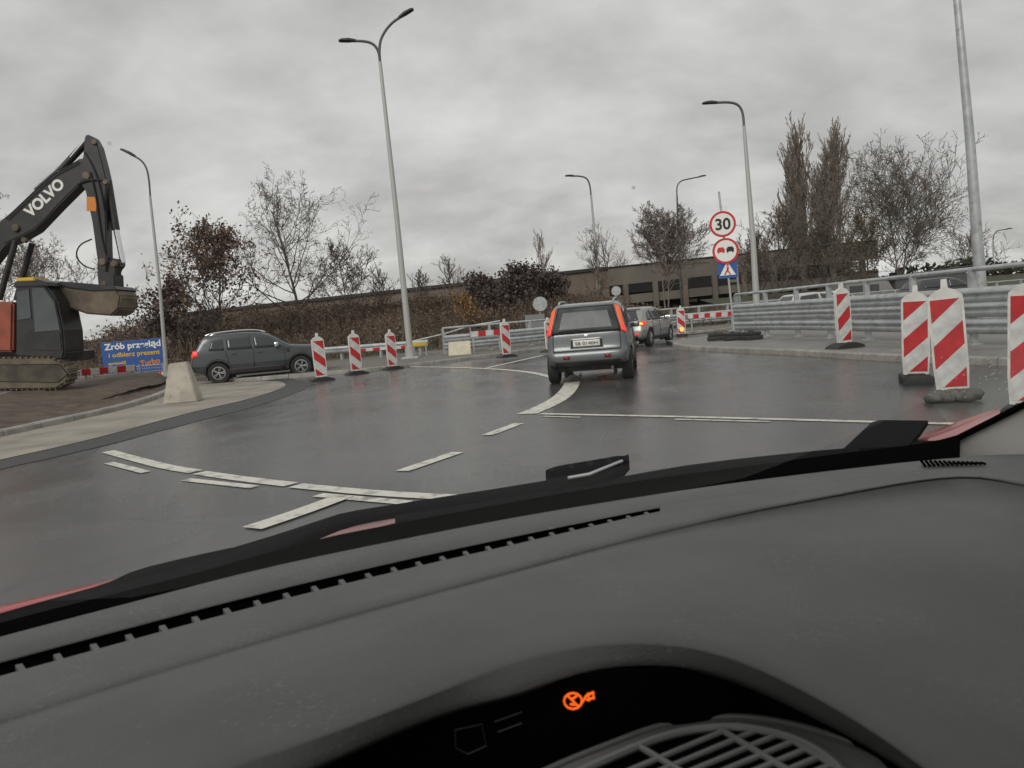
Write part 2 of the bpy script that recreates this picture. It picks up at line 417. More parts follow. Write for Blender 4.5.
# ------------------------------------------------------------------ ground
g = MB(); g.grid([[(x, y, 0) for x in (-1500, -200, 200, 1500)] for y in (-300, 0, 200, 2500)]); struct(g.build('ground', 'soil_far'))
road_px = None
rd = MB(); far = [(-60, 60), (-30, 42), (-12, 27.5), (-7, 26.5), (-3, 28.5), (1.5, 31.5), (6, 34), (12, 37), (30, 44), (60, 52)]
rows = [[(x, -8, .004) for x, y in far], [(x, 12, .004) for x, y in far], [(x, y, .004) for x, y in far]]
rd.grid(rows); struct(rd.build('road', 'asphalt'))

def sheet(name, pts, z, mt, thick=None):
    mb = MB(); pts = [Vector((p[0], p[1], z)) for p in pts]
    if thick: mb.prism([p for p in pts], (0, 0, -thick))
    else: mb.add(pts, [tuple(range(len(pts)))])
    o = mb.build(name, mt)
    bm = bmesh.new(); bm.from_mesh(o.data); bmesh.ops.triangulate(bm, faces=[f for f in bm.faces if len(f.verts) > 4]); bm.to_mesh(o.data); bm.free()
    return struct(o)
# left island : tar strip, concrete slab, kerb, soil
outer = [(-90, 490), (0, 470), (60, 457), (105, 446), (155, 433), (200, 421), (245, 410), (275, 401), (300, 392), (309, 386), (303, 381), (285, 378)]
inner = [(-90, 482), (0, 461), (60, 448), (105, 437), (155, 423), (200, 411), (240, 402), (265, 395), (282, 389), (287, 385), (280, 382), (262, 381.5)]
def flat(pp): return [gp(u, v) for u, v in pp]
O_ = smooth_path(flat(outer)); I_ = smooth_path(flat(inner))
for i, p in enumerate(O_[4:-4]): p.x += random.uniform(-.02, .02); p.y += random.uniform(-.025, .025)
mb = MB(); mb.grid([[Vector((p.x, p.y, .012)) for p in O_], [Vector((p.x, p.y, .014)) for p in I_]]); mb.grid([[Vector((p.x, p.y, .0)) for p in O_], [Vector((p.x, p.y, .012)) for p in O_]])
struct(mb.build('tarmac_edge_strip', 'tar'))
kerb_px = [(-90, 458), (0, 438), (50, 427), (100, 416), (140, 406), (165, 397), (178, 390), (176, 385), (165, 382)]
K_ = smooth_path(flat(kerb_px))
bk = [gp(262, 381.5), gp(235, 382), gp(200, 382), gp(165, 382)]
sheet('concrete_apron', [*I_, *[Vector(p) for p in bk[1:-1]], *K_[::-1]], .02, 'concrete_slab')
def kerb(name, path, h, w, side, mt='kerbstone', z0=0.0, seg=1.0):
    path = resample(path, seg/3); mb = MB(); n = len(path)
    def off(i):
        d = (path[min(i+1, n-1)]-path[max(i-1, 0)]).normalized(); return Vector((-d.y, d.x, 0))*side
    for k in range(0, n-1, 3):
        idx = list(range(k, min(k+4, n)))
        if len(idx) < 2: continue
        dz = random.uniform(-.004, .004); rows = []
        for c, i in enumerate(idx):
            p = path[i].copy(); o = off(i)
            if c == 0: p = p.lerp(path[idx[1]], .03)
            if c == len(idx)-1: p = p.lerp(path[idx[-2]], .03)
            a = Vector((p.x, p.y, z0))
            rows.append([a, a+Vector((0, 0, h*.8+dz))+o*.01, a+o*.04+Vector((0, 0, h+dz)), a+o*w+Vector((0, 0, h+dz)), a+o*(w+.002)])
        mb.grid(rows); mb.add(rows[0], [(0, 1, 2, 3, 4)]); mb.add(rows[-1], [(4, 3, 2, 1, 0)])
    return struct(mb.build(name, mt))
kerb('kerb_left', K_, .13, .2, 1)
# soil heap field behind the left kerb
mb = MB(); rows = []
kp = resample(K_, .5)
for i, p in enumerate(kp):
    d = (kp[min(i+1, len(kp)-1)]-kp[max(i-1, 0)]).normalized(); nrm = Vector((-d.y, d.x, 0)); r = []
    q = p + nrm*.2
    for j in range(26):
        s = (j/25)**1.3*20; dirv = Vector((-.45, .9, 0)).lerp(nrm, max(0, 1-j/5))
        w = q + dirv*s
        h = .10 + .22*min(1, s/5) + .05*math.sin(w.x*1.7+w.y*.9)*min(1, s) + random.uniform(-.025, .025)*min(1, s*2)
        r.append(Vector((w.x, w.y, h)))
    rows.append(r)
mb.grid(rows); struct(mb.build('soil', 'dirt', smooth=True, angle=60))
# right pavement
kr = [(672, 346), (676, 349), (700, 351), (740, 353), (774, 354.5), (830, 358), (895, 362), (960, 364.5), (1003, 366), (1070, 369), (1200, 374), (1500, 382)]
KR = smooth_path(flat(kr)); kerb('kerb_right', KR[::-1], .13, .15, 1 if False else -1)
back = [(40, 1), (40, 30), (12, 29.5), (8, 29), (5.6, 27.5)]
KRi = [Vector((p.x+.10, p.y+.10, 0)) for p in KR]
sheet('pavement', [*KRi, *[Vector((x, y, 0)) for x, y in back]], .118, 'paving')
# verge beyond the far kerb
vk = [Vector((x, y, 0)) for x, y in ((-9.2, 25.6), (-6.5, 24.9), (-3.5, 25.6), (0, 29.0), (1.4, 31), (6, 33.7), (12, 36.7), (30, 43.7), (60, 51.7))]
VK = smooth_path(vk); kerb('kerb_far', VK, .12, .15, 1)
mb = MB(); mb.grid([[Vector((p.x, p.y+.1, .112)) for p in VK], [Vector((p.x+ (-1.5 if p.x < 0 else 0), p.y+9.5, .16)) for p in VK]]); struct(mb.build('verge', 'gravel'))
# embankment
def emb_h(x, y):
    s = max(0, min(1, (y-37-max(0, x-4)*.35)/19)); s = s*s*(3-2*s)
    H = lerp_tab([(-80, 1.5), (-34, 2.0), (-26, 2.6), (-18, 2.7), (0, 2.6), (7, 1.7), (11, .8), (18, .4), (35, .3)], x)
    return s*H + .12*math.sin(x*.9)*math.cos(y*.7)*s
mb = MB(); mb.grid([[(x, y, emb_h(x, y)+.02) for x in [-90+3*i for i in range(50)]] for y in [34+1.5*j for j in range(24)]])
struct(mb.build('embankment', 'soil_far', smooth=True))

# ------------------------------------------------------------------ road markings
def mark(name, pp, w, z=.011):
    pts = smooth_path(flat(pp), 2 if len(pp) > 2 else 0); mb = MB(); a = []; b_ = []; n = len(pts)
    for i, p in enumerate(pts):
        d = (pts[min(i+1, n-1)]-pts[max(i-1, 0)]).normalized(); o = Vector((-d.y, d.x, 0))*w/2
        a.append(Vector((p.x+o.x, p.y+o.y, z))); b_.append(Vector((p.x-o.x, p.y-o.y, z)))
    mb.grid([a, b_]); return struct(mb.build(name, 'white_paint_road'))
mark('lane_line', [(108, 452), (140, 461), (170, 468.5), (196, 472.5)], .16)
mark('lane_line', [(200, 473.5), (240, 479.5), (291, 485.5)], .16)
mark('lane_line', [(296, 486.5), (360, 493), (420, 497), (470, 499), (560, 501)], .16)
mark('lane_dash', [(109, 463.5), (146, 473)], .11); mark('lane_dash', [(186, 480.5), (255, 488)], .11); mark('lane_dash', [(318, 496), (408, 504)], .12)
mark('lane_dash', [(448, 504), (560, 509)], .12)
mark('lane_line', [(252, 530), (300, 514), (345, 497)], .2, .015)
mark('lane_dash', [(402, 472), (458, 453)], .15); mark('lane_dash', [(487, 436), (519, 424)], .15)
mark('lane_line', [(527, 414.5), (545, 407), (560, 399), (569, 390), (573, 382), (569, 376)], .30)
mark('lane_line', [(540, 414.5), (640, 416.5), (760, 419.5), (880, 423), (1010, 426)], .11)
mark('lane_dash', [(675, 420), (770, 422.5)], .07); mark('lane_dash', [(543, 417), (580, 418)], .06)
mark('lane_line', [(404, 367), (450, 367.5), (500, 369.5), (535, 373), (556, 379)], .16)
mark('lane_line', [(487, 368.5), (515, 362), (549, 354.5)], .16, .015)

# ------------------------------------------------------------------ vegetation
def tree(name, label, base, height, spread, bark, seed=0, fork=.3, ang=45, trop=.12, counts=(12, 6, 5, 3), lean=(0, 0), rad=None, leaf=None, nleaf=0, leafsize=.12, tw=.012, group=None, stems=1, cat='tree', taper=.6, ratio=(.55, .5, .45, .5), lowleaf=0.0):
    rnd = random.Random(seed); root = thing(name, label, cat, base, group=group)
    spread *= 1.4; tw *= 1.35; counts = (int(counts[0]*1.5),) + tuple(c+1 for c in counts[1:]); nleaf = max(1, int(nleaf*.62)) if nleaf else 0
    trunk = MB(); crown = MB(); leaves = MB(); rad = rad or height*.014
    def perp(d):
        a = Vector((rnd.gauss(0, 1), rnd.gauss(0, 1), rnd.gauss(0, 1))); a -= d*a.dot(d); return a.normalized()
    def grow(p, d, Ln, r, lvl):
        n = (9, 6, 4, 3, 2)[lvl]; pts = [p.copy()]; rs = [r]; dirs = [d.copy()]
        wig = (.03, .10, .15, .2, .2)[lvl]
        for i in range(n):
            d = (d + Vector((rnd.gauss(0, wig), rnd.gauss(0, wig), rnd.gauss(0, wig)*.6 + (trop if lvl else 0)))).normalized()
            p = p + d*Ln/n; pts.append(p.copy()); rs.append(max(tw*.6, r*(1-(i+1)/n*.82))); dirs.append(d.copy())
        mb = trunk if lvl <= (1 if stems == 1 else 0) else crown
        if lvl >= 3:
            w_ = perp(d); mb.grid([[q_-w_*r_, q_+w_*r_] for q_, r_ in zip(pts, rs)])
        else: mb.tube(pts, rs, (7, 5, 3)[lvl], caps=False)
        if leaf and lvl >= 2 and nleaf:
            for _ in range(nleaf):
                i = rnd.randrange(1, len(pts)); c = pts[i] + Vector((rnd.gauss(0, .16), rnd.gauss(0, .16), rnd.gauss(0, .14)))
                s = leafsize*rnd.uniform(.5, 1.2); x = Vector((rnd.gauss(0, 1), rnd.gauss(0, 1), rnd.gauss(0, 1))).normalized(); y = perp(x)
                leaves.add([c-x*s, c+y*s*.55, c+x*s, c-y*s*.55], [(0, 1, 2, 3)])
        if lvl >= len(counts): return
        k = counts[lvl]; t0 = fork if lvl == 0 else .18
        for c in range(k):
            t_ = t0 + (1-t0)*(c+rnd.random())/k; f = t_*n; i = min(n-1, int(f)); q = pts[i].lerp(pts[i+1], f-i)
            a = R(ang*rnd.uniform(.7, 1.3)*(1 if lvl else (1.1-.35*t_)))
            nd_ = (dirs[i]*math.cos(a) + perp(dirs[i])*math.sin(a)).normalized()
            ln = (spread if lvl == 0 else Ln)*(ratio[lvl] if lvl else 1)*rnd.uniform(.65, 1.15)*(1-taper*(t_-t0)/(1-t0) if lvl == 0 else 1-.35*t_)
            grow(q, nd_, ln, max(tw, rs[i]*(.55 if lvl else .5)), lvl+1)
    B0 = Vector(base)
    for s_ in range(stems):
        d0 = Vector((lean[0] + (rnd.uniform(-.25, .25) if stems > 1 else 0), lean[1]+ (rnd.uniform(-.2, .2) if stems > 1 else 0), 1)).normalized()
        grow(B0 - Vector((0, 0, .1)), d0, height*(1 if s_ == 0 else rnd.uniform(.75, 1)), rad*(1 if stems == 1 else .75), 0)
    trunk.build('trunk', bark, root, smooth=True, recalc=False)
    if crown.v: crown.build('crown', bark, root, recalc=False)
    if leaves.v: leaves.build('foliage', leaf, root, recalc=False)
    return root
def zemb(p): return Vector((p.x, p.y, emb_h(p.x, p.y)))
G1 = 'trees and shrubs along the embankment'
tree('leafy_tree', 'tree with maroon brown leaves rising behind the dark grey SUV', zemb(foot(222, 42)), 6.3, 4.3, 'bark', 3, fork=.12, ang=52, counts=(19, 7, 5), taper=.8, leaf='leaf_maroon', nleaf=6, leafsize=.11, group=G1)
tree('leafy_tree', 'low maroon leaved shrub tree left of the taller maroon tree, by the billboard', zemb(foot(180, 43)), 3.2, 2.3, 'bark', 13, fork=.08, ang=58, counts=(14, 6, 5), leaf='leaf_dark', nleaf=8, leafsize=.11, group=G1)
tree('bare_tree', 'bare tree with one long branch sticking up, right of the maroon leaved tree', zemb(foot(308, 46)), 7.8, 5.0, 'bark', 5, fork=.12, ang=58, taper=.72, counts=(17, 7, 5, 3), lean=(-.05, 0), group=G1, tw=.010, trop=.13)
tree('bare_tree', 'low bare tree right of the bare tree with the long upright branch', zemb(foot(352, 48)), 4.2, 2.6, 'bark_brown', 15, fork=.1, ang=50, counts=(14, 7, 5, 3), group=G1, tw=.013)
tree('bare_tree', 'pale pinkish bare tree at the left edge behind the excavator boom', foot(-14, 62), 13.5, 4.2, 'bark_pink', 21, fork=.25, ang=48, counts=(24, 9, 6, 4), group='pale bare trees behind the excavator', tw=.016, trop=-.02)
tree('bare_tree', 'lower pale bare tree above the cab of the excavator', foot(52, 60), 9.0, 4.2, 'bark_pink', 22, fork=.2, ang=52, counts=(18, 8, 6, 4), group='pale bare trees behind the excavator', tw=.015)
tree('dark_shrub', 'tall shrub with dark purple leaves above the grey guardrail sign', zemb(foot(522, 47)), 2.3, 1.8, 'bark', 31, fork=.05, ang=50, counts=(16, 7, 5), leaf='leaf_dark', nleaf=6, leafsize=.12, group=G1, cat='shrub')
tree('dark_shrub', 'dark leaved shrub left of the tall purple shrub', zemb(foot(486, 48)), 1.9, 1.5, 'bark', 32, fork=.05, ang=50, counts=(13, 6, 5), leaf='leaf_dark', nleaf=5, leafsize=.12, group=G1, cat='shrub')
tree('dark_shrub', 'dark leaved shrub just right of the tall purple shrub', zemb(foot(556, 49)), 1.9, 1.5, 'bark', 33, fork=.05, ang=50, counts=(13, 6, 5), leaf='leaf_dark', nleaf=5, leafsize=.12, group=G1, cat='shrub')
tree('autumn_shrub', 'shrub with orange autumn leaves on the embankment', zemb(foot(472, 42)), 2.1, 1.1, 'bark_brown', 34, fork=.05, ang=50, counts=(10, 5, 4), leaf='leaf_orange', nleaf=3, leafsize=.10, group=G1, cat='shrub')
for k, (u, yy, h, lab) in enumerate(((425, 50, 2.6, 'small bare shrub on the bank right of the double armed lamp'), (455, 52, 3.0, 'small bare shrub between the double armed lamp and the dark shrubs'), (385, 50, 2.6, 'small bare shrub on the bank left of the double armed lamp'), (600, 54, 4.3, 'slim bare shrub behind the lamp post above the small grey car'))):
    tree('bare_shrub', lab, zemb(foot(u, yy)), h, 1.5, 'bark_brown', 40+k, fork=.05, ang=42, counts=(12, 6, 5), group=G1, cat='shrub', tw=.013, stems=1)
tree('bare_tree', 'round crowned bare tree left of the speed limit sign', foot(668, 58), 7.2, 3.4, 'bark_pink', 51, fork=.35, ang=42, counts=(14, 8, 6, 4), group='bare trees beside the bridge railing', tw=.016, trop=.07, stems=2)
tree('bare_tree', 'faint far bare tree above the dark purple shrub', foot(547, 95), 10.5, 3.0, 'bark_pink', 52, fork=.2, ang=30, counts=(16, 7, 5), group=G1, tw=.016, trop=.2)
tree('bare_tree', 'small far bare tree behind the wall left of the round crowned tree', foot(612, 82), 8.5, 4.0, 'bark_pink', 53, fork=.2, ang=48, counts=(14, 7, 6), group=G1, tw=.016)
G2 = 'bare trees beyond the railing on the right'
tree('poplar_tree', 'taller left one of the two narrow upright poplars', foot(808, 74), 12.6, 6.0, 'poplar_bark', 61, taper=.45, fork=.04, ang=15, counts=(40, 9, 6, 3), trop=.17, group=G2, tw=.021, ratio=(.5, .42, .4, .4))
tree('poplar_tree', 'right one of the two narrow upright poplars', foot(831, 74), 12.4, 6.0, 'poplar_bark', 62, taper=.45, fork=.04, ang=15, counts=(40, 9, 6, 3), trop=.17, group=G2, tw=.021, ratio=(.5, .42, .4, .4))
tree('bare_tree', 'brown bushy bare tree in front of the poplars on the left', foot(785, 64), 7.5, 4.0, 'bark_brown', 63, fork=.1, ang=40, counts=(16, 7, 5, 4), group=G2, tw=.015)
tree('bare_tree', 'low brown bare tree right behind the lamp post beside the signs', foot(762, 60), 5.4, 3.0, 'bark_brown', 67, fork=.1, ang=45, counts=(16, 8, 6, 4), group=G2, tw=.015)
tree('bare_tree', 'low brown tree filling the gap below the poplars', foot(828, 62), 5.6, 3.6, 'bark_brown', 68, fork=.1, ang=45, counts=(18, 8, 6, 4), group=G2, tw=.015)
tree('bare_tree', 'wide bare tree with rounded crown left of the thick lamp post', foot(900, 60), 7.6, 5.2, 'bark_brown', 64, taper=.2, fork=.28, ang=46, counts=(17, 8, 5, 3), lean=(.06, 0), group=G2, tw=.015, trop=.1, stems=2)
tree('leafy_tree', 'medium tree with sparse olive leaves between the poplars and the wide bare tree', foot(872, 52), 5.6, 2.6, 'bark', 65, fork=.15, ang=45, counts=(16, 7, 6), leaf='leaf_olive', nleaf=2, leafsize=.10, group=G2)
tree('bare_tree', 'small bare tree showing right of the thick lamp post', foot(968, 66), 4.6, 3.2, 'bark_brown', 66, fork=.15, ang=52, counts=(14, 8, 6), group=G2, tw=.015)

# dense brown undergrowth on the bank
rnd = random.Random(11)
br = MB(); bd = MB()
for k in range(15000):
    x = rnd.uniform(-27, 17); y = 38.5 + rnd.random()**.8*19 + max(0, x-4)*.3
    if x < -21 and rnd.random() < .4: continue
    z = emb_h(x, y); h = rnd.uniform(.5, 1.8)*(1.1 if y < 46 else .62 if y > 52 else .85)*(.75+.5*abs(math.sin(x*.8)*math.cos(x*.31+y*.2)))*(1 if x < 7 else .5); p = Vector((x, y, z)); d = Vector((rnd.gauss(0, .35), rnd.gauss(0, .2), 1)).normalized()
    w = rnd.uniform(.010, .032); q = p + d*h*.5 + Vector((rnd.gauss(0, .08), 0, 0)); e_ = q + (d+Vector((rnd.gauss(0, .4), 0, -.1)))*h*.5
    s = Vector((w, rnd.uniform(-w, w), 0)); mb = br if rnd.random() < .55 else bd
    mb.add([p-s, p+s, q+s*.8, q-s*.8, e_], [(0, 1, 2, 3), (3, 2, 4)])
    if rnd.random() < .75:
        for _ in range(4):
            c = p.lerp(e_, rnd.uniform(.2, 1)) + Vector((rnd.gauss(0, .15), rnd.gauss(0, .15), rnd.gauss(0, .1))); a = Vector((rnd.gauss(0, 1), rnd.gauss(0, 1), rnd.gauss(0, 1))).normalized()*rnd.uniform(.05, .13)
            b_ = a.cross(Vector((rnd.gauss(0, 1), rnd.gauss(0, 1), rnd.gauss(0, 1)))).normalized()*rnd.uniform(.03, .07)
            mb.add([c-a, c+b_, c+a, c-b_], [(0, 1, 2, 3)])
for mb, mt in ((br, 'brush'), (bd, 'brush_dark')):
    o = mb.build('undergrowth', mt, recalc=False); o['kind'] = 'stuff'
# hedge on the right horizon, grass slope
hb = MB()
for k in range(5200):
    x = rnd.uniform(24, 60); y = 66 + rnd.uniform(-2, 3); top = lerp_tab([(24, 1.0), (33, 2.6), (40, 3.2), (46, 2.4), (60, 2.9)], x)+.3*math.sin(x*1.3)
    c = Vector((x, y, rnd.random()**.7*top)); a = Vector((rnd.gauss(0, 1), rnd.gauss(0, 1), rnd.gauss(0, 1))).normalized()*.28; b_ = a.cross(Vector((rnd.gauss(0, 1), rnd.gauss(0, 1), 1))).normalized()*.16
    hb.add([c-a, c+b_, c+a, c-b_], [(0, 1, 2, 3)])
o = hb.build('hedge', 'hedge', recalc=False); o['kind'] = 'stuff'
mb = MB(); mb.grid([[(x, y, max(0, (y-46)/14)*1.3+.02) for x in range(16, 90, 6)] for y in (46, 50, 55, 60, 64)]); struct(mb.build('grass_slope', 'grass', smooth=True))

# ------------------------------------------------------------------ far structures
# long retaining wall
root = thing('retaining_wall', 'long brown retaining wall running above the embankment', 'wall', (0, 66, 0))
def wallx(u, y): return foot(u, y).x
mb = MB(); x0, x1 = wallx(165, 66), wallx(612, 66)
zt = lambda x: lerp_tab([(x0, 3.9), (x1, 4.9)], x)
mb.prism([(x0, 66, 0), (x1, 66, 0), (x1, 66, zt(x1)), (x0, 66, zt(x0))], (0, .5, 0)); mb.build('wall', 'wall_brown', root)
mb = MB(); mb.prism([(x0, 65.8, zt(x0)), (x1, 65.8, zt(x1)), (x1, 65.8, zt(x1)+.25), (x0, 65.8, zt(x0)+.25)], (0, .9, 0)); mb.build('coping', 'trim', root)
# parking building
yb = 72; xa, xb = wallx(612, yb), wallx(880, yb)
root = thing('parking_building', 'long low concrete parking building with dark open storeys behind the signs', 'building', ((xa+xb)/2, yb, 0))
mb = MB()
ztop = lambda x: lerp_tab([(xa, 5.4), (xb, 5.9)], x)
def band(mb, a, b_, yo, th):
    mb.prism([(xa, yb+yo, a(xa)), (xb, yb+yo, a(xb)), (xb, yb+yo, b_(xb)), (xa, yb+yo, b_(xa))], (0, th, 0))
band(mb, lambda x: ztop(x)-1.7, lambda x: ztop(x), 0, .3); mb.build('parapet', 'wall_concrete', root)
mb = MB(); band(mb, lambda x: ztop(x)-.05, lambda x: ztop(x)+.05, -.12, .6); mb.build('coping', 'trim', root)
mb = MB(); band(mb, lambda x: ztop(x)-3.5, lambda x: ztop(x)-2.7, .05, .3); mb.build('balustrade', 'wall_concrete', root)
mb = MB(); band(mb, lambda x: 0, lambda x: ztop(x)-4.3, .05, .3); mb.build('base_wall', 'wall_concrete', root)
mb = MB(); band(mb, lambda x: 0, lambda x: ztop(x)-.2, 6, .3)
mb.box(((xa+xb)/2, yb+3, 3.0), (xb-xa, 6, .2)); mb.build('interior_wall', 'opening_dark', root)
for k in range(9):
    x = xa + 1.5 + k*(xb-xa-3)/8; mb = MB(); mb.box((x, yb-.02, (ztop(x)-1.7)/2), (.45, .45, ztop(x)-1.7)); mb.build('column', 'wall_concrete' if k % 2 else 'wall_brown', root)
for k, (u, z) in enumerate(((736, 3.25), (694, 1.75), (852, 3.3))):
    mb = MB(); x = wallx(u, yb+1); mb.box((x, yb+1.2, z), (.9, .3, .28), bev=.08); mb.build('ceiling_lamp', 'cream', root)
# low shed on right background
root = thing('low_building', 'low dark building with a shallow roof left of the thick lamp post', 'building', foot(940, 58))
c = foot(940, 58); mb = MB(); mb.box((c.x, 60, 1.0), (6.6, 4, 2.0)); mb.build('wall', 'pole_dark', root)
mb = MB(); mb.prism([(c.x-3.6, 57.8, 2.0), (c.x+3.6, 57.8, 2.35), (c.x+3.6, 57.8, 2.6), (c.x-3.0, 57.8, 2.25)], (0, 4.4, 0)); mb.build('roof', 'trim', root)

# ------------------------------------------------------------------ street lamps
def lamp(label, y, base_v, polepts, arms, r0=.09, r1=.05, group='street lamps around the junction', mt='pole_grey', armmt='pole_dark'):
    base = py(*polepts[0], y); gz = 0 if base_v is None else base_v
    p0 = Vector((base.x, y, gz)); root = thing('street_lamp', label, 'street lamp', p0, group=group)
    pts = [p0] + [py(u, v, y) for u, v in polepts[1:]]; n = len(pts)
    pts = [pts[0]] + [pts[0].lerp(pts[1], .5)] + pts[1:]
    H = pts[-1].z - gz
    mb = MB(); mb.tube(pts, [r0+(r1-r0)*(p.z-gz)/H for p in pts], 12); mb.build('pole', mt, root, smooth=True)
    mb = MB(); mb.box(p0+Vector((0, 0, .04)), (r0*5, r0*5, .08), bev=.01); mb.tube([p0, p0+Vector((0, 0, .5))], r0*1.35, 10); mb.build('base_plate', mt, root)
    for arm in arms:
        ap = [pts[-1]-Vector((0, 0, .15))] + [py(u, v, y) for u, v in arm]; sp = smooth_path(ap, 3)
        mb = MB(); mb.tube(sp, r1*.8, 8); a = mb.build('arm', armmt, root, smooth=True)
        e_ = sp[-1]; d = (sp[-1]-sp[-3]).normalized(); sgn = 1 if d.x > 0 else -1
        mb = MB(); c = e_ + d*.33
        ang_ = math.atan2(-d.z, abs(d.x))*1
        hv = []
        for t_, w, h in ((-.25, .09, .05), (-.15, .16, .07), (.05, .28, .09), (.30, .28, .07), (.42, .16, .04)):
            q = e_ + d*t_; nn = Vector((-d.z*sgn, 0, abs(d.x)))
            hv.append([q+Vector((0, -w/2, 0)), q+Vector((0, -w/3, 0))+nn*h, q+Vector((0, w/3, 0))+nn*h, q+Vector((0, w/2, 0)), q+Vector((0, w/3, 0))-nn*.03, q+Vector((0, -w/3, 0))-nn*.03, q+Vector((0, -w/2, 0))])
        mb.grid(hv); mb.add(hv[0][:6], [tuple(range(6))]); mb.add(hv[-1][:6], [tuple(range(6))]); mb.build('lamp_head', 'lamp_black', root)
    return root
lamp('single armed street lamp beside the blue billboard', 33, .1, [(167, 378), (160, 290), (150, 196)], [[(149, 178), (146, 166), (140, 159), (130, 154)]], .085, .05)
lamp('double armed street lamp, tallest one on the left', 30.2, .11, [(411, 361), (396, 210), (380, 62)], [[(379, 52), (374, 44), (365, 41), (350, 41)], [(379, 50), (381, 37), (391, 23), (404, 15)]], .13, .065)
lamp('single armed street lamp rising behind the first grey car', 55, 0, [(601, 334), (596, 250), (591, 195)], [[(590, 185), (587, 178), (580, 176), (571, 176)]], .13, .07)
lamp('slim street lamp with its arm pointing right, behind the bare round tree', 66, 0, [(683, 321), (679, 260), (677, 196)], [[(676.5, 187), (680, 181), (688, 179), (701, 176.5)]], .10, .07, mt='pole_dark')
lamp('single armed street lamp right beside the speed limit sign', 34, .1, [(758, 330), (753, 240), (744, 126)], [[(743, 112), (738, 104), (728, 102), (712, 103)]], .16, .07)
lamp('thick grey lamp post cut off by the top edge on the right', 20, .1, [(984, 341), (970, 140), (957, 0), (954, -60)], [[(952, -80), (945, -88), (925, -88)]], .15, .075, mt='galv')
lamp('tiny far street lamp at the right edge', 80, 0, [(994, 293), (993.5, 262), (993, 245)], [[(993, 237), (996, 231), (1001, 230), (1008, 229)]], .08, .06, mt='galv')

# ------------------------------------------------------------------ guardrails
def wprof(): return [(0, -.15), (.03, -.14), (.08, -.09), (.08, -.05), (.02, -.01), (.02, .01), (.08, .05), (.08, .09), (.03, .14), (0, .15)]
def guardrail(label, path, z0, beams, hand=None, step=2.0, name='guardrail', side=-1, mt='galv', postw=.12):
    base = Vector((path[0].x, path[0].y, z0)); root = thing(name, label, 'guardrail', base)
    P = resample(path, .5)
    def off(i):
        d = (P[min(i+1, len(P)-1)]-P[max(i-1, 0)]).normalized(); return Vector((-d.y, d.x, 0))*side
    for zb in beams:
        rows = []
        for i, p in enumerate(P):
            o = off(i); rows.append([Vector((p.x, p.y, z0+zb+b_)) + o*(.08+a) for a, b_ in wprof()])
        mb = MB(); mb.grid(rows); mb.build('beam', mt, root, smooth=True, angle=50)
    if hand:
        mb = MB(); mb.tube([Vector((p.x, p.y, z0+hand)) for p in P], .045, 8); mb.build('handrail', mt, root, smooth=True)
    top = hand or max(beams)+.14
    for k in range(0, len(P), int(step/.5)):
        p = P[k]; d = off(k); mb = MB(); mb.box((p.x, p.y, z0+top/2), (postw, .09, top), rot=(0, 0, math.atan2(d.y, d.x)))
        mb.box((p.x, p.y, z0+.01), (.26, .26, .02)); mb.build('post', mt, root)
    return root
gr = smooth_path([foot(738, 26.5, .12), foot(790, 23.2, .12), foot(850, 19.5, .12), foot(930, 16, .12), foot(1000, 13.8, .12), Vector((9.9, 11, .12)), Vector((10.6, 7, .12)), Vector((11, 2, .12))])
guardrail('steel guardrail with top handrail on the right pavement behind the red and white boards', gr, .118, (.36, .67, .93), 1.42, name='guardrail')
gf = smooth_path([foot(445, 31.8), foot(480, 32.2), foot(520, 33), foot(560, 34.5), foot(620, 37.5), foot(690, 41), Vector((18, 44.5, 0)), Vector((34, 49.5, 0))])
guardrail('far steel guardrail with handrail running behind the two cars on the road', gf, .14, (.30, .60), 1.05)
gl_ = smooth_path([foot(262, 35), foot(320, 34.5), foot(400, 33), foot(440, 32)])
guardrail('low single beam guardrail below the embankment on the left of the double armed lamp', gl_, .12, (.5,))
mb = MB()   # handrail ramp end
pts = [foot(408, 33.5, .7), foot(445, 33, .95), foot(470, 32.6, 1.19), foot(500, 32.7, 1.3)]
root = thing('handrail', 'sloping steel handrail at the start of the far guardrail', 'handrail', foot(408, 33.5, .1))
mb.tube(pts, .035, 6); mb.build('rail', 'galv', root, smooth=True)
for p in pts[:3]:
    mb = MB(); mb.tube([(p.x, p.y, .1), p], .025, 6); mb.build('post', 'galv', root)

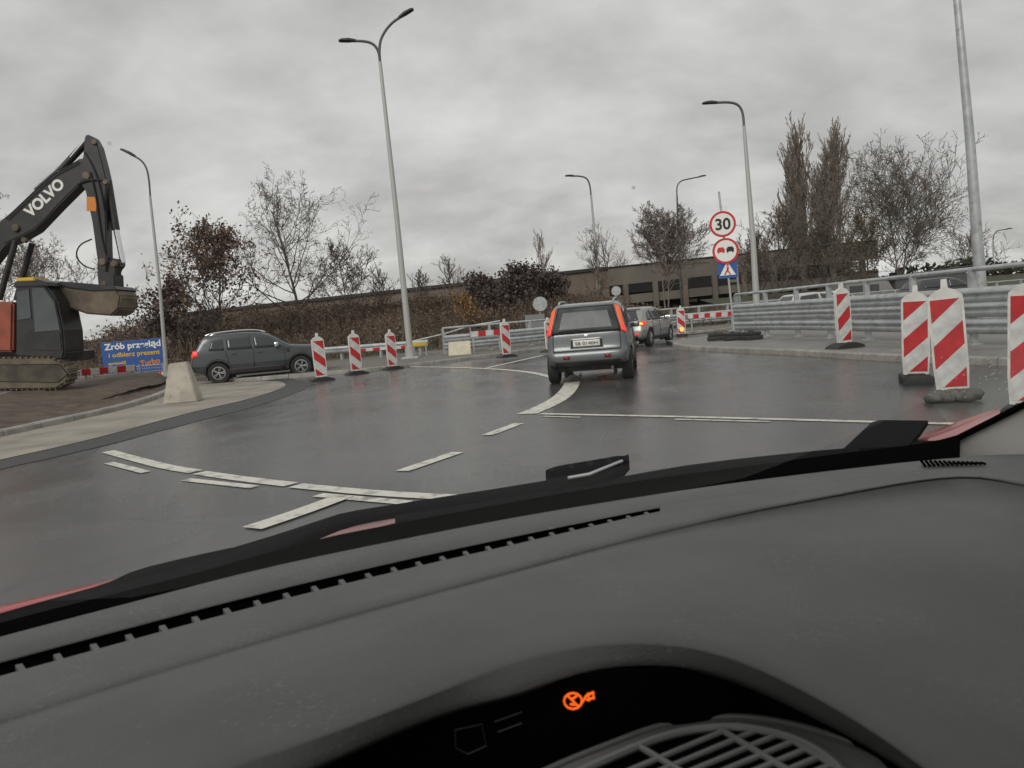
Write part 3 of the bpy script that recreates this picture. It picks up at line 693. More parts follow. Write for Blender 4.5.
# ------------------------------------------------------------------ delineator boards
def board_meshes(sgn):
    w = .18; h0, h1 = .12, 1.20
    out = [(-w*.90, h0), (w*.90, h0), (w*1.0, h0+.25), (w, h1-.12), (w*.96, h1-.06), (w*.55, h1), (.04, h1+.02), (.035, h1+.04), (.03, h1+.12), (-.03, h1+.12), (-.035, h1+.04), (-.04, h1+.02), (-w*.55, h1), (-w*.96, h1-.06), (-w, h1-.12), (-w, h0+.25)]
    mb = MB(); mb.prism([(x, -.035, z) for x, z in out], (0, .07, 0))
    mb.box((0, 0, .10), (.10, .06, .10))
    bm_ = mb
    fc = MB(); fo = [(-.145, .16), (.145, .16), (.155, .4), (.155, h1-.095), (-.155, h1-.095), (-.155, .4)]
    for s in (-1, 1):
        fc.prism([(x, s*.037, z) for x, z in fo], (0, s*.003, 0))
    return bm_, fc
def foot_mesh(kind):
    mb = MB(); mt = 'rubber'
    if kind == 'block':
        mb.box((0, 0, .055), (.40, .62, .11), bev=.02); mb.box((0, 0, .11), (.22, .3, .05), bev=.01)
        for sx in (-.14, .14): mb.box((sx, -.25, .11), (.07, .07, .03), bev=.01)
    elif kind == 'low':
        prof = [(-.36, 0), (.36, 0), (.32, .05), (.13, .11), (-.13, .11), (-.32, .05)]
        mb.prism([(x, -.2, z) for x, z in prof], (0, .4, 0))
    else:
        mt = 'sandbag'
        r2 = random.Random(4)
        for cx, cy, cz, sx, sy, sz in ((-.13, -.08, .06, .17, .16, .07), (.12, -.06, .065, .18, .16, .075), (0, .10, .06, .22, .16, .07), (0, -.02, .09, .15, .14, .05)):
            rows = []
            for i in range(13):
                th = math.pi*i/12; rr = []
                for j in range(19):
                    ph = 2*math.pi*(j % 18)/18; q = Vector((math.sin(th)*math.cos(ph), math.sin(th)*math.sin(ph), math.cos(th)))
                    f = 1 + .12*math.sin(5*q.x+cx*9)*math.cos(4*q.y+2) + .07*math.sin(11*q.x+9*q.y+cx)
                    rr.append(Vector((cx+q.x*sx*f, cy+q.y*sy*f, max(.004, cz+q.z*sz*f))))
                rows.append(rr)
            mb.grid(rows)
    return mb, mt
protos = {}
def delineator(label, p, scale, yaw, sgn, kind, group, tilt=0.0, lit=False):
    key = (sgn, kind)
    if key not in protos:
        r = thing('delineator_board', label, 'traffic delineator', (0, 0, 0), group=group)
        b1, fc = board_meshes(sgn); b1.build('board', 'white_plastic', r, local=True, smooth=True, angle=30); fc.build('striped_face', 'stripe_up' if sgn > 0 else 'stripe_down', r, local=True)
        fm, mt = foot_mesh(kind); fm.build('foot' if kind != 'bag' else 'sandbag', mt, r, local=True, smooth=True, angle=50); protos[key] = r
    else: r = dup(protos[key], (0, 0, 0), 0, label, group)
    r['label'] = label; r.location = p; r.rotation_euler = (0, R(tilt), R(yaw)); r.scale = (scale*.94, scale, scale)
    if lit:
        mb = MB(); mb.lathe([(0, -.08), (.09, -.075), (.10, 0), (.09, .05), (0, .05)], 'y', (0, -.02, .30), 16)
        o = mb.build('warning_lamp', 'light_amber', r, local=True)
    return r
GL, GR_ = 'red and white boards on the left side', 'red and white boards on the right side'
def yaw_to(p): return -math.degrees(math.atan2(p.x, p.y))
for (u, v, z, sc, yw, sg, kd, gp_, tl, lab) in (
    (322, 381, 0, 1.05, 12, -1, 'low', GL, -1, 'red and white delineator board just right of the dark grey SUV'),
    (357, 374.5, 0, 1.05, 20, -1, 'low', GL, 0, 'red and white delineator board midway between the SUV and the double armed lamp'),
    (393, 369.5, 0, 1.0, 25, -1, 'low', GL, 0, 'red and white delineator board just left of the double armed lamp'),
    (507, 357.5, .1, .95, 30, -1, 'low', GL, 0, 'narrow faded delineator board beside the low striped barrier'),
    (550, 352, .1, .9, 40, -1, 'low', GL, 0, 'delineator board half hidden behind the left side of the first car'),
    (845, 348, .12, 1.05, 38, 1, 'low', GR_, -1.5, 'leaning board on the right pavement, smallest of the right hand row'),
    (916, 383, 0, 1.0, 6, 1, 'block', GR_, 1.2, 'delineator board on a black block foot, left of the board with a sandbag'),
    (954, 401, 0, 1.03, 0, 1, 'bag', GR_, -2.6, 'large delineator board standing on a grey sandbag'),
    ):
    p = gp(u, v, z); delineator(lab, p, sc, yaw_to(p)+yw, sg, kd, gp_, tl)
p = foot(1030, 7.1); delineator('nearest delineator board cut by the right edge and the pillar', p, 1.03, yaw_to(p)-8, 1, 'block', GR_, 1.5)
p = foot(682, 33); delineator('small board with an amber warning lamp beyond the silver car', p, 1.0, yaw_to(p)+10, -1, 'block', GL, 0, True)

# striped planks and low panels
def plank(label, a, b_, h, zc, legs=True, name='striped_barrier', group=None, mt='stripe_board', period=None):
    a = Vector(a); b_ = Vector(b_); c = (a+b_)/2; d = b_-a; ln = d.length; root = thing(name, label, 'barrier', (c.x, c.y, zc-.0), math.atan2(d.y, d.x), group)
    mb = MB(); mb.box((0, 0, 0), (ln, .04, h), bev=.01); mb.build('plank', mt, root, local=True)
    if legs:
        for s in (-.42, .42):
            mb = MB(); mb.box((s*ln, .05, -zc/2), (.05, .05, zc)); mb.box((s*ln, .05, -zc+.03), (.2, .5, .06)); mb.build('leg', 'galv', root, local=True)
    return root
plank('red and white striped plank above the cream panel at the guardrail', foot(472, 30.8), foot(503, 31), .22, .86)
plank('red and white striped plank under the billboard', foot(83, 29), foot(138, 29.4), .24, .66)
plank('long striped plank barrier beyond the silver car, right of the warning lamp', foot(688, 36), foot(736, 34), .20, .78)
plank('short striped plank behind the double armed lamp', foot(352, 32.5), foot(411, 32), .12, .55, mt='stripe_board')
root = plank('short yellow plank just right of the double armed lamp', foot(414, 31.5), foot(428, 31.5), .14, .62, mt='yellow')
p = foot(460, 29.8, .1); root = thing('cream_panel', 'blank cream panel leaning at the foot of the far guardrail', 'panel', p, R(-4))
mb = MB(); mb.prism([(-.44, -.02, 0), (.44, -.02, 0), (.42, .1, .54), (-.42, .1, .54)], (0, .05, 0)); mb.build('sheet', 'cream', root, local=True)
for s in (-.3, .3):
    mb = MB(); mb.box((s, .2, .22), (.05, .3, .05), rot=(R(-50), 0, 0)); mb.build('prop', 'galv', root, local=True)
# black feet stack at the end of the right rail
for k, (u, yy) in enumerate(((716, 24.6), (733, 23.8), (751, 23.2))):
    q = foot(u, yy, .12); root = thing('barrier_foot', ('leftmost black rubber foot lying by the end of the right guardrail', 'middle black rubber foot lying by the end of the right guardrail', 'rightmost black rubber foot lying by the end of the right guardrail')[k], 'barrier foot', q, R(-12+9*k), 'spare barrier feet')
    mb = MB(); mb.box((0, 0, .07), (.52, .6, .13), bev=.03); mb.box((0, 0, .19), (.46, .5, .10), bev=.03)
    mb.build('rubber_block', 'rubber', root, local=True)
    mb = MB(); mb.box((0, 0, .255), (.10, .18, .03), bev=.008); mb.build('socket', 'trim', root, local=True)

# tapered concrete block
p = gp(184, 402, .02); root = thing('concrete_block', 'pale tapered concrete block standing on the apron left of the SUV', 'concrete block', p, R(8))
mb = MB(); vs = [(-.38, -.3, 0), (.38, -.3, 0), (.38, .3, 0), (-.38, .3, 0), (-.36, -.28, .12), (.36, -.28, .12), (.36, .28, .12), (-.36, .28, .12), (-.21, -.13, .92), (.19, -.13, .94), (.19, .13, .94), (-.21, .13, .92)]
fs = [(0, 3, 2, 1)] + [(a+i, a+(i+1) % 4, a+4+(i+1) % 4, a+4+i) for a in (0, 4) for i in range(4)] + [(8, 9, 10, 11)]
mb.add(vs, fs); o = mb.build('block', 'block_concrete', root, local=True)
bm = bmesh.new(); bm.from_mesh(o.data); bmesh.ops.bevel(bm, geom=list(bm.edges), offset=.02, segments=2, affect='EDGES'); bm.to_mesh(o.data); bm.free()
mb = MB(); mb.tube([(-.1, 0, .9), (-.08, 0, 1.0), (.06, 0, 1.0), (.08, 0, .9)], .012, 6); mb.build('lifting_loop', 'steel_dirty', root, local=True)

# ------------------------------------------------------------------ signs
def disc(mb, c, r, y, th, n=32): mb.prism([(c[0]+r*math.cos(2*math.pi*i/n), y, c[1]+r*math.sin(2*math.pi*i/n)) for i in range(n)], (0, th, 0))
ys = 25.4; pb = foot(735, ys, .12); root = thing('traffic_sign', 'sign post with speed limit 30, no overtaking and blue crossing signs', 'traffic sign', pb, R(-14))
tl = R(-2.2)
mb = MB(); mb.tube([(0, 0, 0), (-.24, 0, 4.78)], .035, 10); mb.build('post', 'galv', root, local=True)
def cx(z): return -.22*z/4.45
def signdisc(z, nm):
    mb = MB(); disc(mb, (cx(z), z), .42, -.075, .02); o = mb.build(nm, 'red', root, local=True)
    mb = MB(); disc(mb, (cx(z), z), .345, -.080, .004); w = mb.build('white_field', 'white', root, local=True); w.parent = o
    mb = MB(); disc(mb, (cx(z), z), .42, -.052, .006); g_ = mb.build('back_plate', 'sign_grey', root, local=True); g_.parent = o
    return o
s1 = signdisc(3.72, 'speed_limit_disc'); t1 = text('30', .50, 'black', s1, (cx(3.72), -.086, 3.70), (R(90), 0, 0), offset=.012)
s2 = signdisc(2.85, 'no_overtaking_disc')
for xo, mt in ((-.145, 'red'), (.145, 'black')):
    mb = MB(); x = cx(2.85)+xo; z = 2.82
    mb.prism([(x-.115, -.086, z), (x+.115, -.086, z), (x+.12, -.086, z+.10), (x+.095, -.086, z+.11), (x+.08, -.086, z+.155), (x-.08, -.086, z+.155), (x-.095, -.086, z+.11), (x-.12, -.086, z+.10)], (0, .004, 0))
    for dx in (-.08, .08): mb.box((x+dx, -.084, z-.015), (.045, .004, .04))
    w = mb.build('car_symbol', mt, root, local=True); w.parent = s2
mb = MB(); zc = 2.26; xc_ = cx(zc); mb.box((xc_, -.03, zc), (.60, .02, .60), bev=.008); b1 = mb.build('crossing_panel', 'blue', root, local=True)
mb = MB(); mb.prism([(xc_-.25, -.043, zc-.2), (xc_+.25, -.043, zc-.2), (xc_, -.043, zc+.25)], (0, .003, 0)); w = mb.build('white_triangle', 'white', root, local=True); w.parent = b1
mb = MB(); disc(mb, (xc_+.01, zc+.12), .035, -.047, .003, 12)
mb.prism([(xc_-.02, -.047, zc+.08), (xc_+.05, -.047, zc+.06), (xc_+.03, -.047, zc-.05), (xc_+.10, -.047, zc-.18), (xc_+.06, -.047, zc-.19), (xc_, -.047, zc-.08), (xc_-.08, -.047, zc-.19), (xc_-.12, -.047, zc-.18), (xc_-.03, -.047, zc-.02)], (0, .003, 0))
w = mb.build('walking_figure', 'red', root, local=True); w.parent = b1
# thin bare post
ps = foot(743, 27.8, .12); root = thing('steel_post', 'thin bare post between the sign post and the lamp post', 'post', ps)
mb = MB(); mb.tube([ps, ps+Vector((-.10, 0, 2.45))], .04, 8); mb.build('tube', 'galv_light', root, smooth=True)
mb = MB(); mb.box(ps+Vector((-.1, 0, 2.46)), (.1, .1, .03)); mb.build('cap', 'galv', root)
# backs of signs behind the far guardrail
def backsign(label, u, y, vt, r, rect, rectv, pole=True):
    b0 = foot(u, y, .1); root = thing('traffic_sign', label, 'traffic sign', b0, group='signs seen from the back')
    c = py(u, vt, y); mb = MB(); mb.tube([b0, Vector((c.x, y, c.z))], .03, 8); mb.build('post', 'galv', root)
    mb = MB(); disc(mb, (c.x, c.z), r, y-.06, .02); mb.build('round_plate', 'sign_grey', root)
    mb = MB(); disc(mb, (c.x, c.z), r*.97, y-.075, .008); mb.box((c.x, y-.08, c.z), (r*1.2, .012, .04)); mb.build('stiffener', 'galv', root)
    if rect:
        q = py(u-5, rectv, y); mb = MB(); mb.box((q.x, y-.05, q.z), (*rect[:1], .02, rect[1]), bev=.006); mb.box((q.x, y-.065, q.z+.1), (rect[0]*.9, .01, .04)); mb.build('square_plate', 'sign_grey', root)
backsign('grey back of a round sign with a square plate below, left of the first car', 540, 36, 304, .34, (.92, .60), 321)
backsign('narrow round sign back just above the second car', 616, 45, 291, .28, None, None)

# billboard + fence
yb2 = 36.5
pL = py(103, 366, yb2); pR = py(167, 361, yb2)
c = (pL+pR)/2; root = thing('billboard', 'blue billboard with white and yellow writing beside the lamp post', 'billboard', (c.x-.02, yb2, -.35), 0); root.scale = (.97, 1, 1)
w = 3.05; zt_, zb_ = 2.16, .62
mb = MB(); mb.box((0, 0, (zt_+zb_)/2), (w, .05, zt_-zb_), bev=.01); pn = mb.build('panel', 'blue', root, local=True)
mb = MB(); mb.box((.75, -.04, .40), (1.5, .03, .40)); mb.box((-.2, -.02, .25), (2.6, .03, .1)); rp = mb.build('red_strip', 'red', root, local=True)
text('Zrób przegląd', .40, 'white', pn, (.03, -.03, 1.92), (R(90), 0, 0), offset=.012, width=2.75)
text('i odbierz prezent', .30, 'yellow', pn, (.05, -.03, 1.52), (R(90), 0, 0), offset=.006, width=2.5)
text('sprawdź', .18, 'yellow', pn, (-.82, -.03, 1.14), (R(90), 0, 0), offset=.006, sx=1.4)
text('ONLINE', .26, 'white', pn, (-.82, -.03, .90), (R(90), 0, 0), offset=.01)
text('Turbo', .38, 'orange', pn, (.78, -.03, 1.06), (R(90), R(-6), 0), offset=.012)
text('POLO CAR', .26, 'white', rp, (.75, -.06, .45), (R(90), 0, 0), offset=.012, width=1.38)
for s in (-1.3, 0, 1.3):
    mb = MB(); mb.tube([(s, .06, 0), (s, .06, 2.1)], .035, 8); mb.build('post', 'galv', root, local=True)
fx0, fx1 = foot(70, 34).x, foot(165, 34).x
root = thing('mesh_fence', 'low wire mesh site fence in front of the billboard', 'fence', ((fx0+fx1)/2, 34, .1))
mb = MB()
n = 40
for i in range(n+1):
    x = fx0+(fx1-fx0)*i/n; mb.tube([(x, 34, .05), (x, 34, .62)], .006, 3, caps=False)
for z in (.05, .2, .35, .5, .62): mb.tube([(fx0, 34, z), (fx1, 34, z)], .008 if z < .6 else .018, 4)
mb.build('wire_mesh', 'galv', root)
for i in range(5):
    x = fx0+(fx1-fx0)*i/4; mb = MB(); mb.tube([(x, 33.97, 0), (x, 33.97, .7)], .03, 8); mb.box((x, 33.97, .06), (.22, .6, .12)); mb.build('fence_post', 'galv_light', root)

# ------------------------------------------------------------------ excavator
ye = 25.0
root = thing('excavator', 'black tracked excavator with raised boom standing on the soil at the left edge', 'excavator', (py(20, 385, ye).x, ye, .3))
def ep(pp, y0=0.0): return [py(u, v, ye+y0) for u, v in pp]
def slab(name, pp, y0, th, mt, par=None, bev=.03):
    if name in ('cab', 'cab_window', 'door_panel', 'cab_roof', 'roof_guard', 'beacon_bar'): pp = [(15+(u-15)*.80, v) for u, v in pp]
    if name in ('stick', 'quick_coupler', 'bucket_link'): pp = [(u if u < 95 else 95+(u-95)*.72, v) for u, v in pp]
    if name == 'bucket' or name == 'bucket_rim': pp = [(44+(u-44)*.88, v) for u, v in pp]
    mb = MB(); mb.prism(ep(pp, y0), (0, th, 0)); o = mb.build(name, mt, root)
    if bev:
        bm = bmesh.new(); bm.from_mesh(o.data); bmesh.ops.bevel(bm, geom=[e_ for e_ in bm.edges if e_.calc_face_angle(0) > .3], offset=bev, segments=2, affect='EDGES', clamp_overlap=True); bm.to_mesh(o.data); bm.free()
    if par: o.parent = par
    return o
boom = slab('boom', [(-70, 330), (-62, 300), (-30, 250), (0, 221), (12, 211), (35, 189), (55, 172), (62, 170), (80, 158), (88, 160), (90, 172), (82, 184), (60, 206), (36, 231), (22, 239), (6, 246), (-14, 272), (-34, 318), (-52, 338)], -.25, .42, 'exc_dark')
q = py(45, 198, ye-.26) - Vector(root['_loc']); a0 = py(27, 215, ye-.26); a1 = py(62, 182, ye-.26)
text('VOLVO', .46, 'white', boom, (q.x, -.262, q.z), (R(90), -math.atan2(a1.z-a0.z, a1.x-a0.x), 0), offset=.018, extr=.004, width=(a1-a0).length)
slab('stick', [(84.5, 136), (87, 134), (93, 137), (99, 146), (106, 165), (110.5, 179), (111, 186), (109, 200), (112, 262), (110, 272), (100, 268), (97, 255), (92, 222), (85, 190), (80, 183), (80, 168), (83, 155)], -.28, .40, 'exc_dark')
mb = MB(); mb.box(py(91.5, 204, ye-.29), (.30, .02, .44), rot=(0, R(7), 0)); mb.build('orange_sticker', 'orange', root)
def cyl(name, a, b_, r, mt, yo=0): mb = MB(); mb.tube([py(*a, ye)+Vector((0, yo, 0)), py(*b_, ye)+Vector((0, yo, 0))], r, 12); return mb.build(name, mt, root, smooth=True)
cyl('stick_cylinder', (60, 171), (84, 145), .11, 'exc_dark'); cyl('stick_rod', (72, 158), (86, 141), .06, 'chrome', -.05)
cyl('stick_rod', (38, 190), (62, 169), .05, 'galv', -.2)
cyl('bucket_cylinder', (108, 181), (116, 230), .12, 'exc_dark'); cyl('bucket_rod', (116, 229), (123, 263), .085, 'chrome')
cyl('boom_cylinder', (8, 300), (24, 242), .09, 'exc_dark', -.42); cyl('boom_cylinder', (8, 300), (24, 242), .09, 'exc_dark', .42)
mb = MB(); mb.tube(smooth_path([py(97, 240, ye)+Vector((0, -.3, 0)), py(88, 246, ye)+Vector((0, -.5, 0)), py(84, 257, ye)+Vector((0, -.5, 0)), py(90, 267, ye)+Vector((0, -.4, 0)), py(100, 270, ye)+Vector((0, -.3, 0))]), .025, 6); mb.build('hydraulic_hose', 'rubber', root, smooth=True)
mb = MB(); mb.tube(smooth_path([py(82, 186, ye)+Vector((0, -.3, 0)), py(96, 181, ye)+Vector((0, -.33, 0)), py(111, 182, ye)+Vector((0, -.3, 0))]), .03, 6); mb.build('hydraulic_hose', 'rubber', root, smooth=True)
slab('bucket_link', [(99, 256), (128, 259), (130, 265), (124, 270), (121, 286), (112, 288), (104, 282), (97, 268)], -.2, .4, 'exc_dark')
slab('quick_coupler', [(97, 270), (122, 274), (123, 290), (100, 290)], -.3, .6, 'exc_dark')
# trough shaped bucket, width 1.7 m into the picture
bo = [(46, 291), (60, 283), (72, 287), (100, 290), (126, 289), (131, 296), (129, 309), (120, 316), (92, 314), (68, 307), (60, 303), (43, 296)]
bk_ = slab('bucket', bo, -.6, 1.2, 'steel_dirty', bev=.05)
slab('bucket_rim', [(60, 281), (74, 282), (100, 284), (124, 286), (128, 290), (100, 291), (72, 288), (58, 285)], -.65, 1.3, 'exc_dark')
for k in range(5):
    q = [Vector((p.x, 0, p.z)) for p in ep([(50, 289), (44, 292), (40, 294.5), (48, 297)])]; mb = MB(); yy = ye-.58+k*.27
    mb.prism([(p.x, yy, p.z) for p in q], (0, .12, 0)); mb.build('tooth', 'steel_dirty', root)
for pts_ in ([(6, 219), (14, 211), (36, 190), (55, 173), (66, 168), (78, 161)], [(4, 243), (22, 235), (38, 226), (58, 204), (74, 188), (86, 178)], [(90, 172), (96, 196), (99, 222), (103, 246), (108, 262)], [(84, 152), (92, 164), (100, 186), (104, 210)], [(20, 282), (34, 281), (60, 285), (80, 288)]):
    mb = MB(); mb.tube(smooth_path([py(u, v, ye-.32) for u, v in pts_]), .022, 6); mb.build('hydraulic_hose', 'rubber', root, smooth=True)
for u_, v_, r_ in ((86, 176, .13), (94, 142, .09), (104, 262, .12), (108, 182, .09), (118, 264, .10), (15, 228, .12), (24, 240, .09), (106, 284, .09)):
    mb = MB(); c_ = py(u_ if u_ < 95 else 95+(u_-95)*.8, v_, ye-.31); mb.lathe([(0, -.03), (r_*.8, -.03), (r_, 0), (r_, .1)], 'y', c_, 16); mb.build('pivot_pin', 'steel_dirty', root)
# house + cab
slab('engine_housing', [(-110, 352), (-112, 310), (-60, 300), (13, 302), (12, 352)], -1.35, 2.6, 'orange_body', bev=.06)
slab('counterweight', [(-150, 350), (-150, 312), (-112, 305), (-111, 352)], -1.3, 2.7, 'exc_dark', bev=.12)
cab = slab('cab', [(15, 356), (15, 286), (20, 281), (52, 284), (67, 300), (75, 330), (77, 352), (74, 360)], -1.25, 1.15, 'exc_dark', bev=.05)
slab('cab_window', [(36, 288), (51, 288), (64, 303), (71, 330), (40, 332)], -1.275, .03, 'cab_glass', cab, bev=0)
slab('cab_window', [(17, 292), (32, 289), (35, 318), (18, 320)], -1.275, .03, 'cab_glass', cab, bev=0)
slab('door_panel', [(40, 335), (71, 333), (73, 350), (40, 350)], -1.275, .03, 'exc_dark', cab, bev=0)
slab('cab_roof', [(13, 287), (14, 281.5), (42, 280.5), (57, 286)], -1.3, 1.25, 'exc_dark', cab, bev=.02)
slab('beacon_bar', [(16, 281.5), (16.5, 278), (38, 277), (39, 281)], -1.25, .8, 'yellow', None, bev=.02)
slab('roof_guard', [(40, 279), (56, 282), (58, 286), (42, 286)], -1.32, 1.2, 'exc_dark', cab, bev=.02)
slab('turntable', [(-60, 362), (-60, 350), (64, 352), (64, 362)], -.9, 1.8, 'exc_dark', bev=0)
def track(yo, nm):
    outp = [(-128, 372), (-122, 362), (-110, 358), (50, 357), (62, 362), (70, 372), (67, 382), (56, 389), (-110, 392), (-124, 384)]
    o = slab(nm, outp, yo, .5, 'steel_dirty', bev=.05)
    o2 = slab('track_frame', [(-112, 380), (-108, 366), (60, 364), (68, 374), (58, 383)], yo-.02, .54, 'track_mud', o, bev=.02)
    pp = resample([p for p in ep(outp+outp[:1], yo)], .17)
    for ch in range(1):
        mb = MB()
        for i, p in enumerate(pp[:-1]):
            d = (pp[i+1]-p).normalized(); mb.box(p+Vector((0, .25, 0)), (.03, .56, .06), rot=(0, -math.atan2(d.z, d.x), 0))
        o3 = mb.build('track_pads', 'steel_dirty', root); o3.parent = o
track(-1.35, 'track'); track(.85, 'track')

# ------------------------------------------------------------------ cars
def arc_sil(sil): return smooth_path([Vector((x, 0, z)) for x, z in sil], 2, closed=True)
def make_car(name, label, P, loc, yaw, group=None, detail=True):
    root = thing(name, label, 'car', loc, R(90-yaw), group)
    Wd, belt, roof, Lc = P['w']/2, P['belt'], P['roof'], P['len']
    fz = [(.15, .90), (.40, .975), (.62, 1.0), (belt-.05, .975), (belt+.03, .95), (roof, .76)]
    def Wf(x, z): return Wd*lerp_tab(fz, z)*(1-.13*abs(2*x/Lc-1)**4)
    sil = arc_sil(P['sil']); zm = .6
    j0, rr = .80, .085
    def ins(j): a = max(0, (abs(j)-j0)/(1-j0)); return rr*(1-math.sqrt(max(0, 1-a*a)))
    def pt(q, j):
        c = Vector((min(max(q.x, .45), Lc-.45), 0, zm if q.z < belt+.1 else q.z-.3 if q.z > roof-.2 else zm)); d = c-q
        if d.length > 1e-4: d.normalize()
        r = q + d*ins(j); return Vector((r.x, j*Wf(r.x, r.z), r.z))
    js = [-1, -.985, -.95, -.9, -.8, -.5, 0, .5, .8, .9, .95, .985, 1]
    mb = MB(); n = len(sil); rows = [[pt(q, j) for j in js] for q in sil]; rows.append(rows[0]); mb.grid(rows)
    for s, col in ((-1, 0), (1, -1)):
        rws = []
        for r in rows:
            e_ = r[col]; rws.append([e_] + [Vector((e_.x, s*Wf(e_.x, e_.z+(zm-e_.z)*t_), e_.z+(zm-e_.z)*t_)) for t_ in (.15, .35, .6, .8, 1)])
        mb.grid(rws)
    body = mb.build('body', P['paint'], root, local=True, smooth=True, angle=28, merge=True)
    # wheel arches cut out
    cutters = []
    cm = MB()
    for wx in P['wheels']:
        for s in (-1, 1):
            cm.lathe([(0, s*(Wd-.34)), (P['wr']+.055, s*(Wd-.34)), (P['wr']+.055, s*(Wd+.2)), (0, s*(Wd+.2))], 'y', (wx, 0, P['wr']), 28)
    co = cm.build('cutter', 'trim', merge=True)
    md = body.modifiers.new('b', 'BOOLEAN'); md.object = co; md.operation = 'DIFFERENCE'; md.solver = 'EXACT'
    root.location = (0, 0, 0); root.rotation_euler = (0, 0, 0)
    bpy.context.view_layer.update(); dg = bpy.context.evaluated_depsgraph_get()
    nm = bpy.data.meshes.new_from_object(body.evaluated_get(dg)); body.modifiers.clear(); body.data = nm
    bpy.data.objects.remove(co); root.location = loc; root.rotation_euler = (0, 0, R(90-yaw))
    def rear_x(z, front=False):
        best = None
        for a, b_ in zip(sil, sil[1:]+sil[:1]):
            if (a.z-z)*(b_.z-z) <= 0 and abs(a.z-b_.z) > 1e-6:
                x = a.x+(b_.x-a.x)*(z-a.z)/(b_.z-a.z)
                if best is None or (x > best if front else x < best): best = x
        return best if best is not None else 0
    def endpatch(name, z0, z1, ja, jb, mt, off=.012, front=False, nj=9, par=None, jt=None, nz=6):
        rws = []
        for i in range(nz+1):
            z = z0+(z1-z0)*i/nz; x = rear_x(z, front); sg = 1 if front else -1; r = []
            A, B = (ja, jb) if jt is None else (ja+(jt[0]-ja)*i/nz, jb+(jt[1]-jb)*i/nz)
            for k in range(nj+1):
                j = A+(B-A)*k/nj; q = pt(Vector((x, 0, z)), j); c = Vector((Lc/2, 0, z)); o = Vector((q.x-c.x, q.y*1.2, 0)).normalized()
                o.z = .35 if z > belt else 0
                r.append(q + o.normalized()*off)
            rws.append(r)
        mb = MB(); mb.grid(rws); o = mb.build(name, mt, root, local=True, smooth=True)
        sm = o.modifiers.new('s', 'SOLIDIFY'); sm.thickness = .006; sm.offset = 0
        if par: o.parent = par
        return o
    def sidepatch(name, lower, upper, s, mt, off=.010, par=None, nx=8):
        rws = []
        for i in range(5):
            r = []
            for k in range(nx+1):
                def at(pl):
                    f = k/nx*(len(pl)-1); a = min(len(pl)-2, int(f)); return (pl[a][0]+(pl[a+1][0]-pl[a][0])*(f-a), pl[a][1]+(pl[a+1][1]-pl[a][1])*(f-a))
                l, u = at(lower), at(upper); x = l[0]+(u[0]-l[0])*i/4; z = l[1]+(u[1]-l[1])*i/4
                r.append(Vector((x, s*(Wf(x, z)+off), z)))
            rws.append(r)
        mb = MB(); mb.grid(rws); o = mb.build(name, mt, root, local=True, smooth=True)
        sm = o.modifiers.new('s', 'SOLIDIFY'); sm.thickness = .006; sm.offset = 0
        if par: o.parent = par
        return o
    for wx in P['wheels']:
        for s in (-1, 1):
            yo = s*(Wd-.12); r = P['wr']; mb = MB()
            mb.lathe([(r*.62, yo-s*.10), (r*.94, yo-s*.10), (r, yo-s*.07), (r, yo+s*.07), (r*.94, yo+s*.10), (r*.64, yo+s*.10), (r*.60, yo+s*.06)], 'y', (wx, 0, r), 28); wh = mb.build('wheel', 'tyre', root, local=True, smooth=True)
            mb = MB(); mb.lathe([(r*.64, yo+s*.085), (r*.56, yo+s*.085), (r*.54, yo+s*.03), (0, yo+s*.03)], 'y', (wx, 0, r), 28)
            rm_ = mb.build('rim', 'trim', root, local=True, smooth=True); rm_.parent = wh
            mb = MB(); mb.lathe([(r*.64, yo+s*.088), (r*.55, yo+s*.092), (r*.55, yo+s*.06)], 'y', (wx, 0, r), 28)
            for k in range(P.get('spokes', 5)):
                a = 2*math.pi*k/P.get('spokes', 5)+.3; d = Vector((math.sin(a), 0, math.cos(a)))
                for da in (-.16, .16):
                    e_ = Vector((math.sin(a+da), 0, math.cos(a+da)))
                    mb.tube([Vector((wx, yo+s*.075, r))+d*r*.1, Vector((wx, yo+s*.08, r))+e_*r*.56], r*.05, 5)
            mb.lathe([(0, yo+s*.09), (r*.14, yo+s*.085), (r*.15, yo+s*.05)], 'y', (wx, 0, r), 14)
            sp_ = mb.build('spokes', 'rim', root, local=True); sp_.parent = wh
    mb = MB(); mb.box((Lc/2, 0, .34), (Lc*.8, Wd*1.5, .22)); mb.build('underbody', 'black', root, local=True)
    ww = P['wheels']; mb = MB()
    for wx in ww:
        for s in (-1, 1): mb.box((wx, s*(Wd-.36), P['wr']+.06), (P['wr']*2+.1, .03, P['wr']*1.7))
    mb.build('wheel_liner', 'black', root, local=True)
    P['extras'](root, endpatch, sidepatch, Wf, pt, rear_x, body)
    return root

